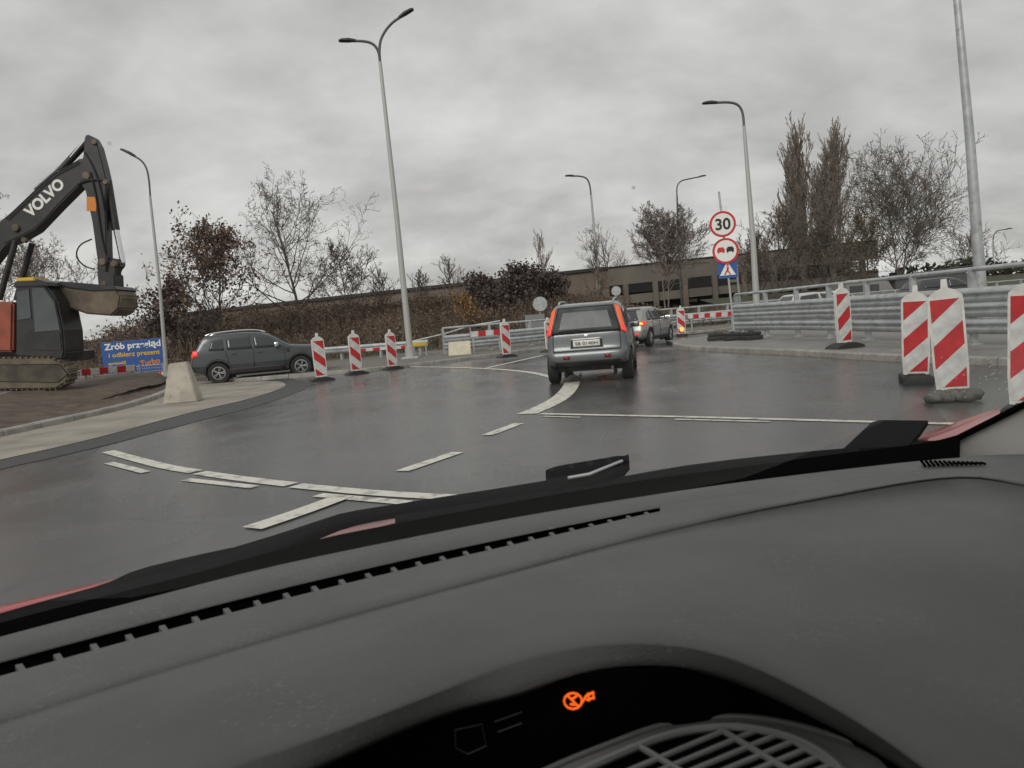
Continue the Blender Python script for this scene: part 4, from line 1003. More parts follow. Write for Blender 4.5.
def ignis_extras(root, EP, SP, Wf, pt, rx, body):
    EP('rear_window', 1.015, 1.475, -.87, .87, 'glass_rear', .016, jt=(-.80, .80))
    EP('window_surround', .985, 1.50, -.90, .90, 'black', .008, jt=(-.84, .84))
    for s in (-1, 1):
        a, b_ = (.915*s, 1.0*s); 
        EP('tail_light', 1.0, 1.50, min(a, b_), max(a, b_), 'light_orange', .020, nj=5, jt=(min(.88*s, s), max(.88*s, s)))
        EP('brake_lamp', 1.0, 1.12, min(.91*s, 1.0*s), max(.91*s, 1.0*s), 'light_red', .028, nj=4)
        EP('fog_reflector', .50, .56, min(.45*s, .62*s), max(.45*s, .62*s), 'red_lens', .016, nj=2, nz=2)
    EP('tailgate_seam', .645, .66, -.86, .86, 'black', .008, nz=1); EP('lower_bumper', .34, .46, -.85, .85, 'trim', .012)
    for s in (-1, 1): EP('tailgate_seam', .66, .98, min(.855*s, .870*s), max(.855*s, .870*s), 'black', .006, nj=1)
    EP('plate_recess', .70, .90, -.42, .42, 'paint_silver', .008); EP('plate_recess_inner', .715, .86, -.40, .40, 'trim', .012)
    pl = EP('licence_plate', .73, .85, -.34, .34, 'plate', .022)
    x = rx(.79)
    text('SB 0140H', .092, 'pole_dark', pl, (x-.045, 0, .79), (R(90), 0, R(-90)), offset=.0, width=.42)
    mb = MB(); mb.tube([(rx(1.03)-.03, -.05, 1.02), (rx(1.06)-.04, .15, 1.055), (rx(1.05)-.04, .50, 1.045)], .016, 6); mb.build('rear_wiper', 'black', root, local=True)
    mb = MB(); mb.box((rx(.93)-.012, 0, .93), (.02, .07, .05), bev=.01); mb.build('badge', 'chrome', root, local=True)
    for s in (-1, 1):
        mb = MB(); mb.tube(smooth_path([(.55, s*.52, 1.57), (.7, s*.53, 1.63), (1.6, s*.54, 1.65), (2.1, s*.53, 1.60), (2.2, s*.53, 1.55)]), .018, 6); mb.build('roof_rail', 'galv', root, local=True)
        mb = MB(); mb.box((2.72, s*.86, 1.04), (.10, .15, .13), bev=.04); mb.build('door_mirror', 'paint_teal', root, local=True)
        SP('side_window', [(.48, 1.04), (.95, 1.02)], [(.56, 1.42), (.92, 1.46)], s, 'glass_dark')
        SP('side_window', [(1.02, 1.02), (1.72, 1.01)], [(1.0, 1.46), (1.72, 1.48)], s, 'glass_dark')
        SP('side_window', [(1.80, 1.01), (2.72, 1.0)], [(1.80, 1.48), (2.28, 1.42)], s, 'glass_dark')
        SP('side_cladding', [(.85, .30), (2.6, .30)], [(.85, .46), (2.6, .46)], s, 'trim')
        SP('door_seam', [(1.74, .46), (1.76, .46)], [(1.74, 1.0), (1.76, 1.0)], s, 'black', .006)
    EP('windscreen', 1.08, 1.44, -.8, .8, 'glass_dark', .012, front=True)
    EP('headlight', .74, .86, .6, .95, 'white', .012, front=True); EP('headlight', .74, .86, -.95, -.6, 'white', .012, front=True)
    mb = MB(); mb.tube([(.2, -.45, .30), (-.02, -.45, .29)], .025, 8); mb.build('exhaust', 'steel_dirty', root, local=True)
ignis = dict(w=1.66, len=3.62, belt=1.0, roof=1.59, wr=.31, wheels=(.62, 2.95), paint='paint_teal', extras=ignis_extras,
    sil=[(.25, .34), (.06, .36), (-.02, .44), (-.02, .60), (.05, .68), (.07, .80), (.085, .97), (.12, 1.05), (.28, 1.48), (.36, 1.555), (.9, 1.59), (1.7, 1.59), (2.25, 1.52), (2.5, 1.32), (2.85, 1.06), (3.35, .94), (3.58, .80), (3.64, .55), (3.58, .36), (3.3, .28), (1.8, .27)])
p = gp(594, 383); 
make_car('grey_car', 'small grey teal car with tall orange tail lights, nearest on the road', ignis, gp(586, 384.5)+Vector((0.07, .1, 0)), 11).scale = (1, 1, .96)

def focus_extras(root, EP, SP, Wf, pt, rx, body):
    EP('rear_window', .98, 1.34, -.80, .80, 'glass_dark', .014, jt=(-.66, .66))
    EP('spoiler', 1.38, 1.42, -.85, .85, 'paint_silver', .05)
    for s in (-1, 1):
        EP('tail_light', .80, .95, min(.62*s, 1.0*s), max(.62*s, 1.0*s), 'light_red', .022, nj=5)
        SP('tail_light', [(.08, .80), (.40, .84)], [(.12, .96), (.36, .95)], s, 'light_red', .016)
        o = EP('brake_lamp', .83, .91, min(.86*s, .98*s), max(.86*s, .98*s), 'light_hot', .034, nj=3)
        EP('fog_reflector', .46, .52, min(.66*s, .86*s), max(.66*s, .86*s), 'light_red', .016, nj=3, nz=2)
        SP('side_window', [(.55, .98), (.95, .95)], [(.72, 1.26), (.95, 1.33)], s, 'glass_dark')
        SP('side_window', [(1.03, .95), (1.85, .94)], [(1.03, 1.34), (1.80, 1.38)], s, 'glass_dark')
        SP('side_window', [(1.93, .94), (2.95, .94)], [(1.93, 1.38), (2.35, 1.34)], s, 'glass_dark')
        SP('window_trim', [(.52, .925), (2.95, .915)], [(.52, .945), (2.95, .935)], s, 'chrome', .012)
        SP('side_cladding', [(1.05, .22), (3.0, .22)], [(1.05, .36), (3.0, .36)], s, 'trim')
        SP('door_seam', [(1.87, .36), (1.89, .36)], [(1.87, .93), (1.89, .93)], s, 'black', .006)
        SP('door_seam', [(1.02, .62), (1.04, .62)], [(.98, .93), (1.0, .93)], s, 'black', .006)
        mb = MB(); mb.box((2.75, s*.95, 1.0), (.12, .22, .14), bev=.045); mb.build('door_mirror', 'chrome', root, local=True)
        SP('door_handle', [(1.25, .80), (1.42, .80)], [(1.25, .83), (1.42, .83)], s, 'chrome', .03)
    EP('lower_bumper', .26, .42, -.8, .8, 'trim', .012)
    pl = EP('licence_plate', .55, .66, -.30, .30, 'plate', .016)
    EP('tailgate_seam', .50, .515, -.8, .8, 'black', .008, nz=1)
    EP('windscreen', .98, 1.34, -.8, .8, 'glass_dark', .012, front=True)
    mb = MB(); mb.tube([(.4, 0, 1.46), (.25, 0, 1.62)], .01, 5); mb.build('aerial', 'black', root, local=True)
focus = dict(w=1.80, len=4.25, belt=.93, roof=1.47, wr=.325, wheels=(.72, 3.38), paint='paint_silver', extras=focus_extras, spokes=7,
    sil=[(.35, .26), (.10, .28), (.0, .38), (-.02, .58), (.03, .72), (.08, .90), (.18, 1.02), (.48, 1.38), (.62, 1.44), (1.3, 1.47), (1.9, 1.47), (2.45, 1.38), (3.05, 1.02), (3.3, .94), (3.95, .82), (4.2, .65), (4.27, .42), (4.15, .25), (3.8, .20), (2, .20)])
make_car('silver_car', 'silver hatchback with glowing round tail light ahead of the grey teal car', focus, Vector((foot(620, 27).x, 26.6, 0)), 27).scale = (.97, 1, .95)

def duster_extras(root, EP, SP, Wf, pt, rx, body):
    EP('rear_window', 1.08, 1.46, -.78, .78, 'glass_dark', .014, jt=(-.66, .66))
    for s in (-1, 1):
        EP('tail_light', .95, 1.13, min(.80*s, 1.0*s), max(.80*s, 1.0*s), 'light_red', .022, nj=5)
        SP('tail_light', [(.10, .95), (.27, .95)], [(.12, 1.13), (.28, 1.12)], s, 'light_red', .016)
        SP('side_window', [(.62, 1.10), (1.10, 1.08)], [(.74, 1.42), (1.08, 1.47)], s, 'glass_dark')
        SP('side_window', [(1.20, 1.08), (1.98, 1.07)], [(1.18, 1.47), (1.95, 1.51)], s, 'glass_dark')
        SP('side_window', [(2.06, 1.07), (2.95, 1.06)], [(2.04, 1.51), (2.50, 1.46)], s, 'glass_dark')
        SP('side_cladding', [(1.18, .28), (2.98, .28)], [(1.18, .46), (2.98, .46)], s, 'trim', .02)
        SP('door_seam', [(2.0, .46), (2.02, .46)], [(2.0, 1.06), (2.02, 1.06)], s, 'black', .006)
        SP('door_seam', [(1.22, .62), (1.24, .62)], [(1.12, 1.06), (1.14, 1.06)], s, 'black', .006)
        SP('door_seam', [(3.0, .46), (3.02, .46)], [(3.0, 1.04), (3.02, 1.04)], s, 'black', .006)
        SP('door_handle', [(1.30, .93), (1.48, .93)], [(1.30, .965), (1.48, .965)], s, 'paint_dark', .03)
        SP('door_handle', [(2.12, .92), (2.30, .92)], [(2.12, .955), (2.30, .955)], s, 'paint_dark', .03)
        SP('side_vent', [(3.08, .86), (3.17, .86)], [(3.06, 1.02), (3.17, 1.02)], s, 'trim', .015)
        mb = MB(); mb.tube(smooth_path([(.55, s*.60, 1.60), (.72, s*.60, 1.67), (1.7, s*.62, 1.71), (2.25, s*.60, 1.66), (2.38, s*.6, 1.58)]), .024, 6); mb.build('roof_rail', 'chrome', root, local=True)
        mb = MB(); mb.box((2.78, s*1.0, 1.13), (.14, .22, .17), bev=.05); mb.build('door_mirror', 'chrome', root, local=True)
        for wx in (.86, 3.50):
            mb = MB(); n = 18; pr = []
            for k in range(n+1):
                a = math.pi*(k/n)*1.06-.09; pr.append(a)
            rws = [[Vector((wx+math.cos(a)*r_, s*(Wf(wx+math.cos(a)*r_, max(.35, .345+math.sin(a)*r_))+.012), .345+math.sin(a)*r_)) for r_ in (.405, .47)] for a in pr]
            mb.grid(rws); o = mb.build('arch_cladding', 'trim', root, local=True); sm = o.modifiers.new('s', 'SOLIDIFY'); sm.thickness = .012
        EP('headlight', .88, 1.02, min(.62*s, .98*s), max(.62*s, .98*s), 'light_white', .02, front=True)
        SP('headlight', [(4.02, .90), (4.20, .90)], [(4.00, 1.0), (4.15, 1.0)], s, 'light_white', .014)
    EP('lower_bumper', .34, .60, -.92, .92, 'trim', .012)
    EP('skid_plate', .36, .46, -.5, .5, 'galv', .02)
    pl = EP('licence_plate', .76, .87, -.30, .30, 'plate', .016)
    EP('windscreen', 1.12, 1.48, -.8, .8, 'glass_dark', .012, front=True)
    EP('grille', .72, .86, -.6, .6, 'trim', .012, front=True)
duster = dict(w=1.80, len=4.32, belt=1.06, roof=1.63, wr=.345, wheels=(.86, 3.50), paint='paint_grey', extras=duster_extras, spokes=5,
    sil=[(.40, .34), (.14, .38), (.02, .50), (.0, .70), (.05, .88), (.10, 1.05), (.22, 1.18), (.42, 1.50), (.55, 1.59), (1.2, 1.63), (2.0, 1.63), (2.55, 1.52), (3.10, 1.14), (3.3, 1.08), (3.95, 1.03), (4.22, .92), (4.32, .70), (4.30, .45), (4.15, .34), (3.8, .28), (2, .28)])
rw = gp(209, 383.5); make_car('dark_suv', 'dark grey SUV with alloy wheels and roof rails driving behind the left apron', duster, Vector((foot(196, 26).x, 26.0, 0)), 76)

# far traffic beyond the right railing
def plain_extras(gl_='glass_dark'):
    def f(root, EP, SP, Wf, pt, rx, body):
        for s in (-1, 1):
            SP('side_window', [(.55, .98), (1.85, .94)], [(.74, 1.30), (1.80, 1.38)], s, 'glass_dark')
            SP('side_window', [(1.93, .94), (2.95, .94)], [(1.93, 1.38), (2.35, 1.34)], s, 'glass_dark')
        EP('rear_window', .98, 1.34, -.80, .80, 'glass_dark', .014, jt=(-.66, .66)); EP('windscreen', .98, 1.34, -.8, .8, 'glass_dark', .012, front=True)
    return f
fp = dict(focus); fp['extras'] = plain_extras(); fp['paint'] = 'paint_white'
def at_car(u, y, z=0): q = foot(u, y, z); return q
make_car('distant_car', 'white car seen through the railing near the lamp post', fp, at_car(782, 42), 75, 'cars beyond the right railing')
fp2 = dict(fp); make_car('distant_car', 'white car right of another white car behind the railing', fp2, at_car(803, 46), 80, 'cars beyond the right railing')
fp3 = dict(fp); fp3['paint'] = 'paint_dark'
make_car('distant_car', 'dark car behind the railing between the two poplars and the olive tree', fp3, at_car(905, 40, .2), 85, 'cars beyond the right railing')
# van with light bar
q = foot(866, 48, .1); root = thing('van', 'grey van with a pale roof bar behind the right railing', 'van', q, R(8))
mb = MB(); mb.prism([(-1.9, -.9, .35), (1.7, -.9, .35), (1.8, -.9, .9), (1.35, -.9, 1.15), (1.0, -.9, 1.75), (-1.85, -.9, 1.85)], (0, 1.8, 0)); o = mb.build('body', 'paint_silver', root, local=True)
bm = bmesh.new(); bm.from_mesh(o.data); bmesh.ops.bevel(bm, geom=list(bm.edges), offset=.08, segments=2, affect='EDGES'); bm.to_mesh(o.data); bm.free()
for x0_, x1_ in ((-1.6, -.6), (-.5, .35)):
    mb = MB(); mb.box(((x0_+x1_)/2, -.905, 1.35), (x1_-x0_, .02, .42), bev=.008); mb.build('side_window', 'glass_dark', root, local=True)
mb = MB(); mb.box((-.3, 0, 1.90), (1.8, .2, .05), bev=.02); mb.build('roof_bar', 'cream', root, local=True)
for x in (-1.2, 1.1):
    for s in (-.85, .85):
        mb = MB(); mb.lathe([(0, -.1), (.28, -.1), (.32, -.06), (.32, .06), (.28, .1), (0, .1)], 'y', (x, s, .32), 20); mb.build('wheel', 'tyre', root, local=True)

# fallen leaves and grit along the right kerb
lv = MB(); kk = resample(KR, .12)
for k in range(260):
    p = rnd.choice(kk[20:]); c = p + Vector((rnd.gauss(-.05, .10), rnd.gauss(-.12, .10), .014)); s = rnd.uniform(.015, .04); a = rnd.uniform(0, 6.28)
    lv.add([c+Vector((math.cos(a+b_)*s*f, math.sin(a+b_)*s*f, rnd.uniform(0, .012))) for b_, f in ((0, 1), (1.57, .6), (3.14, 1), (4.7, .6))], [(0, 1, 2, 3)])
o = lv.build('fallen_leaves', 'leaf_orange', recalc=False); o['kind'] = 'stuff'

# ------------------------------------------------------------------ the car we sit in
own = thing('car_interior', 'dark dashboard, windscreen, wipers and red bonnet edge of the car in the foreground', 'car', (0, 0, 0)); 
ZB = 1.02
def line(pp, z): return [gp(u, v, z if not isinstance(z, (list, tuple)) else z[i]) for i, (u, v) in enumerate(pp)]
def interp(pts, us):
    """points given as (u, v) table -> v at each u"""
    return [(u, lerp_tab(pts, u)) for u in us]
US = list(range(-240, 1241, 20))
def smoothtab(tab, k=2):
    pts = smooth_path([Vector((u, v, 0)) for u, v in tab], k); return [(p.x, p.y) for p in pts]
T_base = smoothtab([(-240, 706), (-100, 668), (0, 641), (130, 607), (259, 573), (400, 544), (512, 522), (640, 501), (750, 485), (850, 473), (930, 464), (1000, 460), (1240, 458)])
T_slot0 = smoothtab([(-240, 730), (-100, 690), (0, 663), (130, 628), (259, 594), (400, 561), (512, 537), (640, 511), (672, 506), (750, 496), (850, 482), (930, 472), (1000, 468), (1240, 470)])
T_slot1 = smoothtab([(-240, 744), (-100, 704), (0, 676), (130, 640), (259, 605), (400, 570), (512, 545), (640, 515), (672, 509), (750, 499), (850, 485), (930, 474), (1000, 470), (1240, 474)])
T_crease = smoothtab([(-240, 800), (-100, 755), (0, 724), (130, 682), (259, 643), (400, 603), (512, 573), (600, 549), (667, 532), (750, 513), (823, 499), (900, 484), (952, 477), (985, 478), (1024, 487), (1100, 500), (1240, 515)])
T_outer = smoothtab([(-240, 1010), (0, 880), (130, 818), (233, 768), (300, 745), (363, 722), (440, 692), (512, 664), (570, 649), (620, 643), (683, 646), (730, 658), (771, 675), (820, 700), (875, 733), (921, 766), (1000, 830), (1100, 900), (1240, 1000)], 2)
T_inner = smoothtab([(-240, 1040), (0, 905), (130, 850), (233, 805), (311, 768), (404, 727), (460, 707), (512, 696), (564, 677), (610, 667), (641, 665), (680, 666), (719, 673), (771, 692), (833, 722), (885, 750), (940, 785), (1000, 835), (1100, 905), (1240, 1005)], 2)
def row(T, z, dv=0): return [gp(u, lerp_tab(T, u)+dv, z) for u in US]
def rowz(T, T2, f, z): return [gp(u, lerp_tab(T, u)*(1-f)+lerp_tab(T2, u)*f, z) for u in US]
T_ridge = smoothtab([(-240, 850), (0, 762), (130, 714), (259, 670), (400, 624), (512, 590), (560, 577), (615, 572), (660, 577), (719, 593), (823, 629), (916, 672), (1000, 720), (1100, 790), (1240, 890)])
# dashboard top: rows from the glass back to the visor lip
d_ = MB()
d_.grid([row(T_base, 1.002, -6), row(T_base, ZB-.002), row(T_base, ZB, 2), row(T_slot0, ZB+.001, -2), row(T_slot0, ZB-.001)])
d_.grid([row(T_slot1, ZB-.001), row(T_slot1, ZB+.001, 2), rowz(T_slot1, T_crease, .6, ZB+.004), rowz(T_slot1, T_crease, .85, ZB+.0035), rowz(T_slot1, T_crease, .97, ZB+.0005), rowz(T_slot1, T_crease, 1.0, ZB-.0005), rowz(T_crease, T_ridge, .14, ZB+.0035), rowz(T_crease, T_ridge, .35, ZB+.0062),
         rowz(T_crease, T_ridge, .9, ZB+.0080), row(T_ridge, ZB+.0100), rowz(T_ridge, T_outer, .05, ZB+.0150), rowz(T_ridge, T_outer, .3, ZB+.020), rowz(T_ridge, T_outer, .7, ZB+.0255), rowz(T_ridge, T_outer, .96, ZB+.0285), rowz(T_ridge, T_outer, 1.0, ZB+.027)])
rws = [row(T_outer, ZB+.027), rowz(T_outer, T_inner, .10, ZB+.0255), rowz(T_outer, T_inner, .6, ZB+.0175), rowz(T_outer, T_inner, .92, ZB+.0125), rowz(T_outer, T_inner, 1.0, ZB+.0105)]
d_.grid(rws)
lip = row(T_inner, ZB+.0105); d_.grid([lip, [p+Vector((0, .012, -.008)) for p in lip], [p+Vector((0, .05, -.006)) for p in lip]])
dash = d_.build('dashboard', 'dash', own, smooth=True, angle=50, recalc=False, merge=False)
dash.data.polygons.foreach_set('use_smooth', [True]*len(dash.data.polygons))
# slot floor with ribs
fl = MB(); fl.grid([[p-Vector((0, 0, .02)) for p in row(T_slot0, ZB, -3)], [p-Vector((0, 0, .02)) for p in row(T_slot1, ZB, 3)]])
fl.grid([row(T_slot0, ZB-.002, -1), [p-Vector((0, 0, .02)) for p in row(T_slot0, ZB, -2)]])
fl.build('defroster_slot', 'frit', own)
P0 = gp(0, 669, ZB); P1 = gp(672, 508, ZB); e_ = (P1-P0).normalized(); b0 = Vector((e_.y, -e_.x, 0))
nr = 26
for k in range(-7, nr):
    u = 672*(1-(1-k/nr)) if False else None
    # ribs at equal distances along the slot
    q = P0 + (P1-P0)*(k+.5)/nr
    d = (q-CAM); sc_ = FPX/d.dot(F_); uu = 512 + d.dot(RT)*sc_
    a = gp(uu-1, lerp_tab(T_slot0, uu)*.5+lerp_tab(T_slot1, uu)*.5, ZB-.001); c2 = gp(uu+4, lerp_tab(T_slot1, uu)+1, ZB+.0005)
    mb = MB(); mb.prism([a-e_*.0028, a+e_*.0028, c2+e_*.0028, c2-e_*.0028], (0, 0, -.012)); mb.build('defroster_rib', 'dash', own)
# end of slot closed by dash surface from u>672
mb = MB(); us = [u for u in range(660, 1241, 20)]
mb.grid([[gp(u, lerp_tab(T_slot0, u)-2, ZB+.00105) for u in us], [gp(u, lerp_tab(T_slot1, u)+2, ZB+.00105) for u in us]]); mb.build('dashboard_filler', 'dash', own, recalc=False)
# side demister grille near the pillar
mb = MB()
for k in range(14):
    u = 920+k*4.6; mb.prism([gp(u, 461.5+k*.15, ZB+.003), gp(u+2.2, 461.5+k*.15, ZB+.003), gp(u+6.5, 467-k*.15, ZB+.003), gp(u+4.3, 467-k*.15, ZB+.003)], (0, 0, .003))
mb.build('side_demister', 'frit', own)
# black recess under the visor
rc = MB(); deep = [p+Vector((0, .10, -.05)) for p in lip]
rc.grid([[p+Vector((0, .045, -.006)) for p in lip], [p+Vector((0, .050, -.05)) for p in lip], [p+Vector((0, .01, -.13)) for p in lip], [p+Vector((0, -.2, -.24)) for p in lip]])
rc.build('recess_panel', 'frit', own, recalc=False)
# vent cowl and grille
ZV = .965
cw = [(470, 812), (520, 784), (560, 764), (616, 742), (655, 727), (693, 719), (745, 716), (802, 726), (850, 741), (900, 758), (960, 782), (1040, 815)]
ci = [(480, 822), (528, 794), (566, 774), (618, 751), (657, 735), (693, 726), (740, 723), (790, 733), (824, 750), (846, 770), (856, 800), (860, 840)]
def zv(u): return lerp_tab([(690, .985), (745, .99), (802, 1.0), (850, 1.008), (900, 1.012), (1040, 1.015)], u)
def vline(pp, dz=0.0): return [gp(u, v, zv(u)+dz) for u, v in pp]
mb = MB(); rim_o = smooth_path(vline(cw), 3); n_ = len(rim_o)
low_ = smooth_path([gp(u+(u-700)*.10, v+70, zv(u)-.022) for u, v in cw], 3); mid_ = smooth_path([gp(u+(u-700)*.02, v+9, zv(u)-.0005) for u, v in cw], 3)
mb.tube(rim_o, .0028, 8); mb.grid([rim_o, mid_, low_]); mb.build('vent_cowl', 'dash_dark', own, smooth=True, recalc=False)
gv = MB(); gi = smooth_path(vline([(u, v+3) for u, v in ci], .004), 3); gv.tube(gi, .0032, 8)
poly = ci + [(860, 900), (470, 900)]
def inside(u, v):
    c_ = False; n = len(poly)
    for a in range(n):
        (x1, y1), (x2, y2) = poly[a], poly[(a+1) % n]
        if (y1 > v) != (y2 > v) and u < x1+(x2-x1)*(v-y1)/(y2-y1): c_ = not c_
    return c_
bars = MB(); floor_ = MB()
def clipline(f, r):
    pts = [gp(u, v, zv(u)+.004) for u, v in f if inside(u, v)]
    if len(pts) > 2: gv.tube(pts, r, 8)
for k in range(12):
    vv = 741+13.2*k; clipline([(u, vv-(u-700)*.42) for u in range(470, 862, 3)], .0021)
for u0, v0 in ((560, 768), (632, 742), (708, 722), (772, 728), (826, 744)):
    clipline([(u0+t_*.86, v0+t_*.52) for t_ in range(0, 140, 3)], .0024)
gv.build('vent_grille', 'vent_plastic', own, smooth=True)
floor_.add([gp(u, v, zv(u)-.004) for u, v in poly], [tuple(range(len(poly)))]); floor_.build('vent_duct', 'frit', own)
# amber warning lamp symbol on the recess panel
def icon(name, segs, r, mt, u0, v0, z):
    mb = MB()
    for s_ in segs: mb.tube([py(u0+a, v0+b_, z) for a, b_ in s_], r, 6)
    return mb.build(name, mt, own)
circ = [(9*math.cos(a/12*6.283)-2, 8*math.sin(a/12*6.283)) for a in range(13)]
ZI = gp(575, 701, 1.012).y
mb = MB(); mb.prism([py(u, v, ZI+.003) for u, v in ((400, 790), (400, 722), (500, 690), (600, 672), (680, 669), (740, 680), (770, 692), (770, 730))], (0, .004, 0)); mb.build('icon_backing', 'frit', own)  # black backing added to keep the lit icon's reflection off the windscreen
icon('airbag_warning_light', [circ, [(-8, -6), (4, 6)], [(-3, -2), (2, -5)], [(-5, 3), (0, 4)], [(7, 2), (11, -5), (19, -9)], [(11, -1), (18, -3)], [(13, -8), (14, 0)], [(18, -9), (19, -2)]], .0008, 'amber_led', 575, 701, ZI)
icon('dim_icon', [[(-15, -10), (12, -16), (16, 6), (-2, 14), (-14, 8), (-15, -10)], [(24, -18), (52, -28)], [(28, -8), (52, -17)]], .0006, 'icon_grey', 470, 740, ZI)

# windscreen surround
T_cowl = smoothtab([(-240, 690), (-100, 653), (0, 622), (130, 590), (200, 572), (259, 555), (330, 536), (400, 523), (512, 502), (640, 480), (750, 466), (850, 452), (905, 446), (940, 440), (962, 434), (985, 425), (1024, 405), (1240, 300)])
ZC = 1.012
mb = MB(); mb.grid([row(T_cowl, ZC), row(T_base, 1.004, 3)]); mb.grid([row(T_cowl, ZC), row(T_cowl, ZC-.05, 30)]); 
usf = [u for u in US if u <= 960]
mb = MB(); mb.grid([[gp(u, lerp_tab(T_cowl, u), ZC) for u in usf], [gp(u, lerp_tab(T_base, u)+3, 1.004) for u in usf]])
mb.grid([[gp(u, lerp_tab(T_cowl, u), ZC) for u in usf], [gp(u, lerp_tab(T_cowl, u), ZC)+Vector((0, .02, -.03)) for u in usf]])
mb.build('cowl_seal', 'frit', own, recalc=False)
# glass plane
A = gp(0, 623, ZC+.003); B = gp(960, 436, ZC+.003); ee = (B-A).normalized(); bb = Vector((ee.y, -ee.x, 0))
alpha = R(30); upb = bb*math.cos(alpha) + Vector((0, 0, math.sin(alpha)))
G0, G1_ = A - ee*.35, B + ee*.02
mb = MB(); rws = []
for i in range(9):
    s = i/8*.93; r = []
    for k in range(17):
        t_ = k/16; q = G0.lerp(G1_, t_) + upb*s - ee*.10*s*(t_-.5)*0
        q += Vector((bb.x, bb.y, 0))*(.06*(2*t_-1)**2) * 0
        r.append(q)
    rws.append(r)
mb.grid(rws); gl_o = mb.build('windscreen', 'windscreen_glass', own, smooth=True, recalc=False)
# right pillar : inner trim and black gasket, from the screen edge inwards
E = [B + ee*.015 + upb*s for s in (-.12, .0, .05, .15, .3, .5, .93)]
inn = Vector((bb.x, bb.y, 0))
mb = MB(); mb.grid([[p + ee*.0 for p in E], [p + ee*.006 + inn*.03 for p in E], [p + ee*.014 + inn*.10 for p in E], [p + ee*.03 + inn*.22 + Vector((0, 0, -.02)) for p in E], [p + ee*.06 + inn*.45 + Vector((0, 0, -.05)) for p in E]])
mb.build('a_pillar', 'pillar', own, smooth=True, recalc=False)
mb = MB(); mb.tube([B - upb*.02 + ee*.008]+[p + ee*-.004 for p in E[2:]], .006, 6); mb.build('pillar_gasket', 'frit', own, smooth=True)
# unseen roof stub, added to block sky reflections in the glass; door pillars, doors
RZ = 1.02+.84*math.sin(alpha)
Tl, Tr = G0+upb*.93, G1_+upb*.93
mb = MB(); mb.prism([Tl, Tr, Tr+bb*.55, Tl+bb*.55], (0, 0, .04)); mb.build('roof', 'headliner', own)
for s, c0 in ((-1, Tl), (1, Tr)):
    mb = MB(); c1 = c0+bb*.52; mb.tube([c1, Vector((c1.x, c1.y, .55))], .05, 8); mb.build('door_pillar', 'headliner', own)
    q0 = c0 - upb*.93 - Vector((0, 0, .10)); mb = MB(); mb.prism([q0, q0+bb*2.6, q0+bb*2.6-Vector((0, 0, .6)), q0-Vector((0, 0, .6))], ee*(.05*s)); mb.build('door', 'seat_cloth', own)
# bonnet
T_hood = smoothtab([(-240, 668), (-100, 633), (0, 606), (60, 592), (110, 579.5), (200, 559), (290, 540), (400, 517), (512, 499), (600, 486), (660, 477), (740, 467), (850, 450), (905, 443), (940, 433), (975, 419), (1000, 408)])
ush = [u for u in range(-240, 1001, 20)]
def hrow(dv, z): return [gp(u, lerp_tab(T_hood, u)+dv, z) for u in ush]
mb = MB(); r0_ = hrow(0, .965); mb.grid([[p+Vector((0, .9, -.42))-bb*.2 for p in r0_], [p-bb*.25+Vector((0, 0, -.10)) for p in r0_], [p-bb*.06+Vector((0, 0, -.022)) for p in r0_], r0_, hrow(8, .962), hrow(22, .95), hrow(40, .93)])
mb.build('bonnet', 'red_paint', own, smooth=True, recalc=False)
# black plastic scuttle between bonnet and glass
T_sc = smoothtab([(-240, 674), (-100, 640), (0, 614), (110, 583), (130, 571), (200, 554), (270, 540), (288, 543), (330, 538), (405, 521), (440, 510), (512, 494), (600, 482), (655, 478), (700, 477), (745, 468), (770, 461), (800, 456), (850, 448), (905, 440), (940, 441), (955, 438)], 1)
def srow(dv, z): return [gp(u, lerp_tab(T_sc, u)+dv, z) for u in range(-240, 961, 10)]
mb = MB(); mb.grid([[p+Vector((0, .012, -.02)) for p in srow(0, .985)], srow(0, .985), srow(6, .988), srow(14, .985), srow(40, .975)]); mb.build('scuttle', 'rubber_gloss', own, smooth=True, recalc=False)
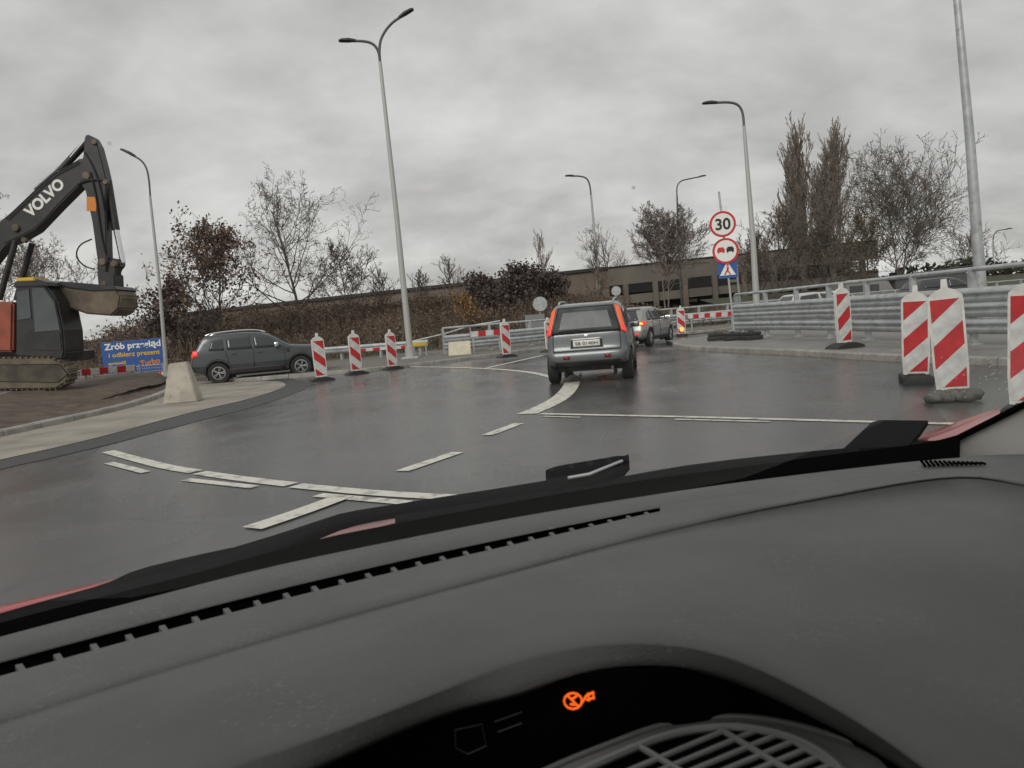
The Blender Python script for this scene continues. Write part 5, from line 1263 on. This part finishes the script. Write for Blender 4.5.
# wipers
def ribbon(name, top, bot, z, mt, th=.012):
    us = sorted(set([u for u, v in top]+[u for u, v in bot])); mb = MB()
    tp = smoothtab(top, 1); bt = smoothtab(bot, 1); us = [top[0][0]+(top[-1][0]-top[0][0])*i/40 for i in range(41)]
    a = [gp(u, lerp_tab(tp, u), z) for u in us]; m_ = [gp(u, lerp_tab(tp, u)*.5+lerp_tab(bt, u)*.5, z)+Vector((0, 0, th*.5)) for u in us]; c_ = [gp(u, lerp_tab(bt, u), z) for u in us]
    mb.grid([[p-Vector((0, 0, th)) for p in a], a, m_, c_, [p-Vector((0, 0, th)) for p in c_]]); return mb.build(name, mt, own, smooth=True, angle=40, recalc=False)
w1 = ribbon('wiper', [(-120, 648), (0, 613), (130, 577), (260, 540), (335, 515), (350, 511), (430, 499), (512, 486), (560, 478)], [(-120, 672), (0, 640), (130, 606), (220, 580), (285, 546), (310, 535), (335, 525), (350, 519), (430, 505), (512, 493), (560, 488)], .998, 'rubber_gloss')
w2 = ribbon('wiper', [(546, 470), (556, 466), (600, 459), (620, 455), (629, 458)], [(546, 484), (556, 484), (600, 478), (616, 474), (629, 460)], 1.004, 'rubber_gloss', .02)
mb = MB(); mb.tube([gp(568, 478, 1.012), gp(590, 474, 1.014), gp(622, 461, 1.014)], .003, 6); mb.build('wiper_clip', 'galv', own).parent = w2
w3 = ribbon('wiper_blade', [(395, 517), (500, 499), (640, 473), (700, 463), (800, 452), (860, 448)], [(395, 521), (500, 506), (640, 481), (700, 470), (800, 458), (860, 452)], .99, 'rubber_gloss')
# dark triangular panel at the scuttle corner
mb = MB(); mb.prism([gp(843, 449, .99), gp(872, 422, .99), gp(880, 420, .99), (gp(928, 420.5, .99)), gp(920, 432, .99), gp(908, 446, .99)], (0, 0, -.01)); mb.build('scuttle_corner', 'rubber_gloss', own)
# rain drops on the glass, low right corner
dr = MB(); nrm = ee.cross(upb).normalized()
if nrm.y < 0: nrm = -nrm
def on_glass(u, v):
    d = ray(u, v); t_ = (A-CAM).dot(nrm)/d.dot(nrm); return CAM+d*t_
rd2 = random.Random(9)
for k in range(46):
    u = rd2.gauss(985, 22); v = rd2.gauss(382, 22) + (985-u)*.25
    if k > 34: u, v = rd2.uniform(100, 900), rd2.uniform(120, 520)
    if v > 424-(u-960)*.6: continue
    q = on_glass(u, v); r_ = rd2.uniform(.0008, .0019)*(1 if k < 35 else .5)
    rows = []
    for i in range(4):
        th = i/3*math.pi/2; rows.append([q + nrm*.0005 + (ee*math.cos(a/8*6.283)*1.3+upb*math.sin(a/8*6.283))*r_*math.cos(th)*.999 + nrm*(r_*.45*math.sin(th)) for a in range(9)])
    dr.grid(rows)
o = dr.build('rain_drops', 'droplet', own, smooth=True, recalc=False)

for o in bpy.data.objects:
    if '_loc' in o: del o['_loc']
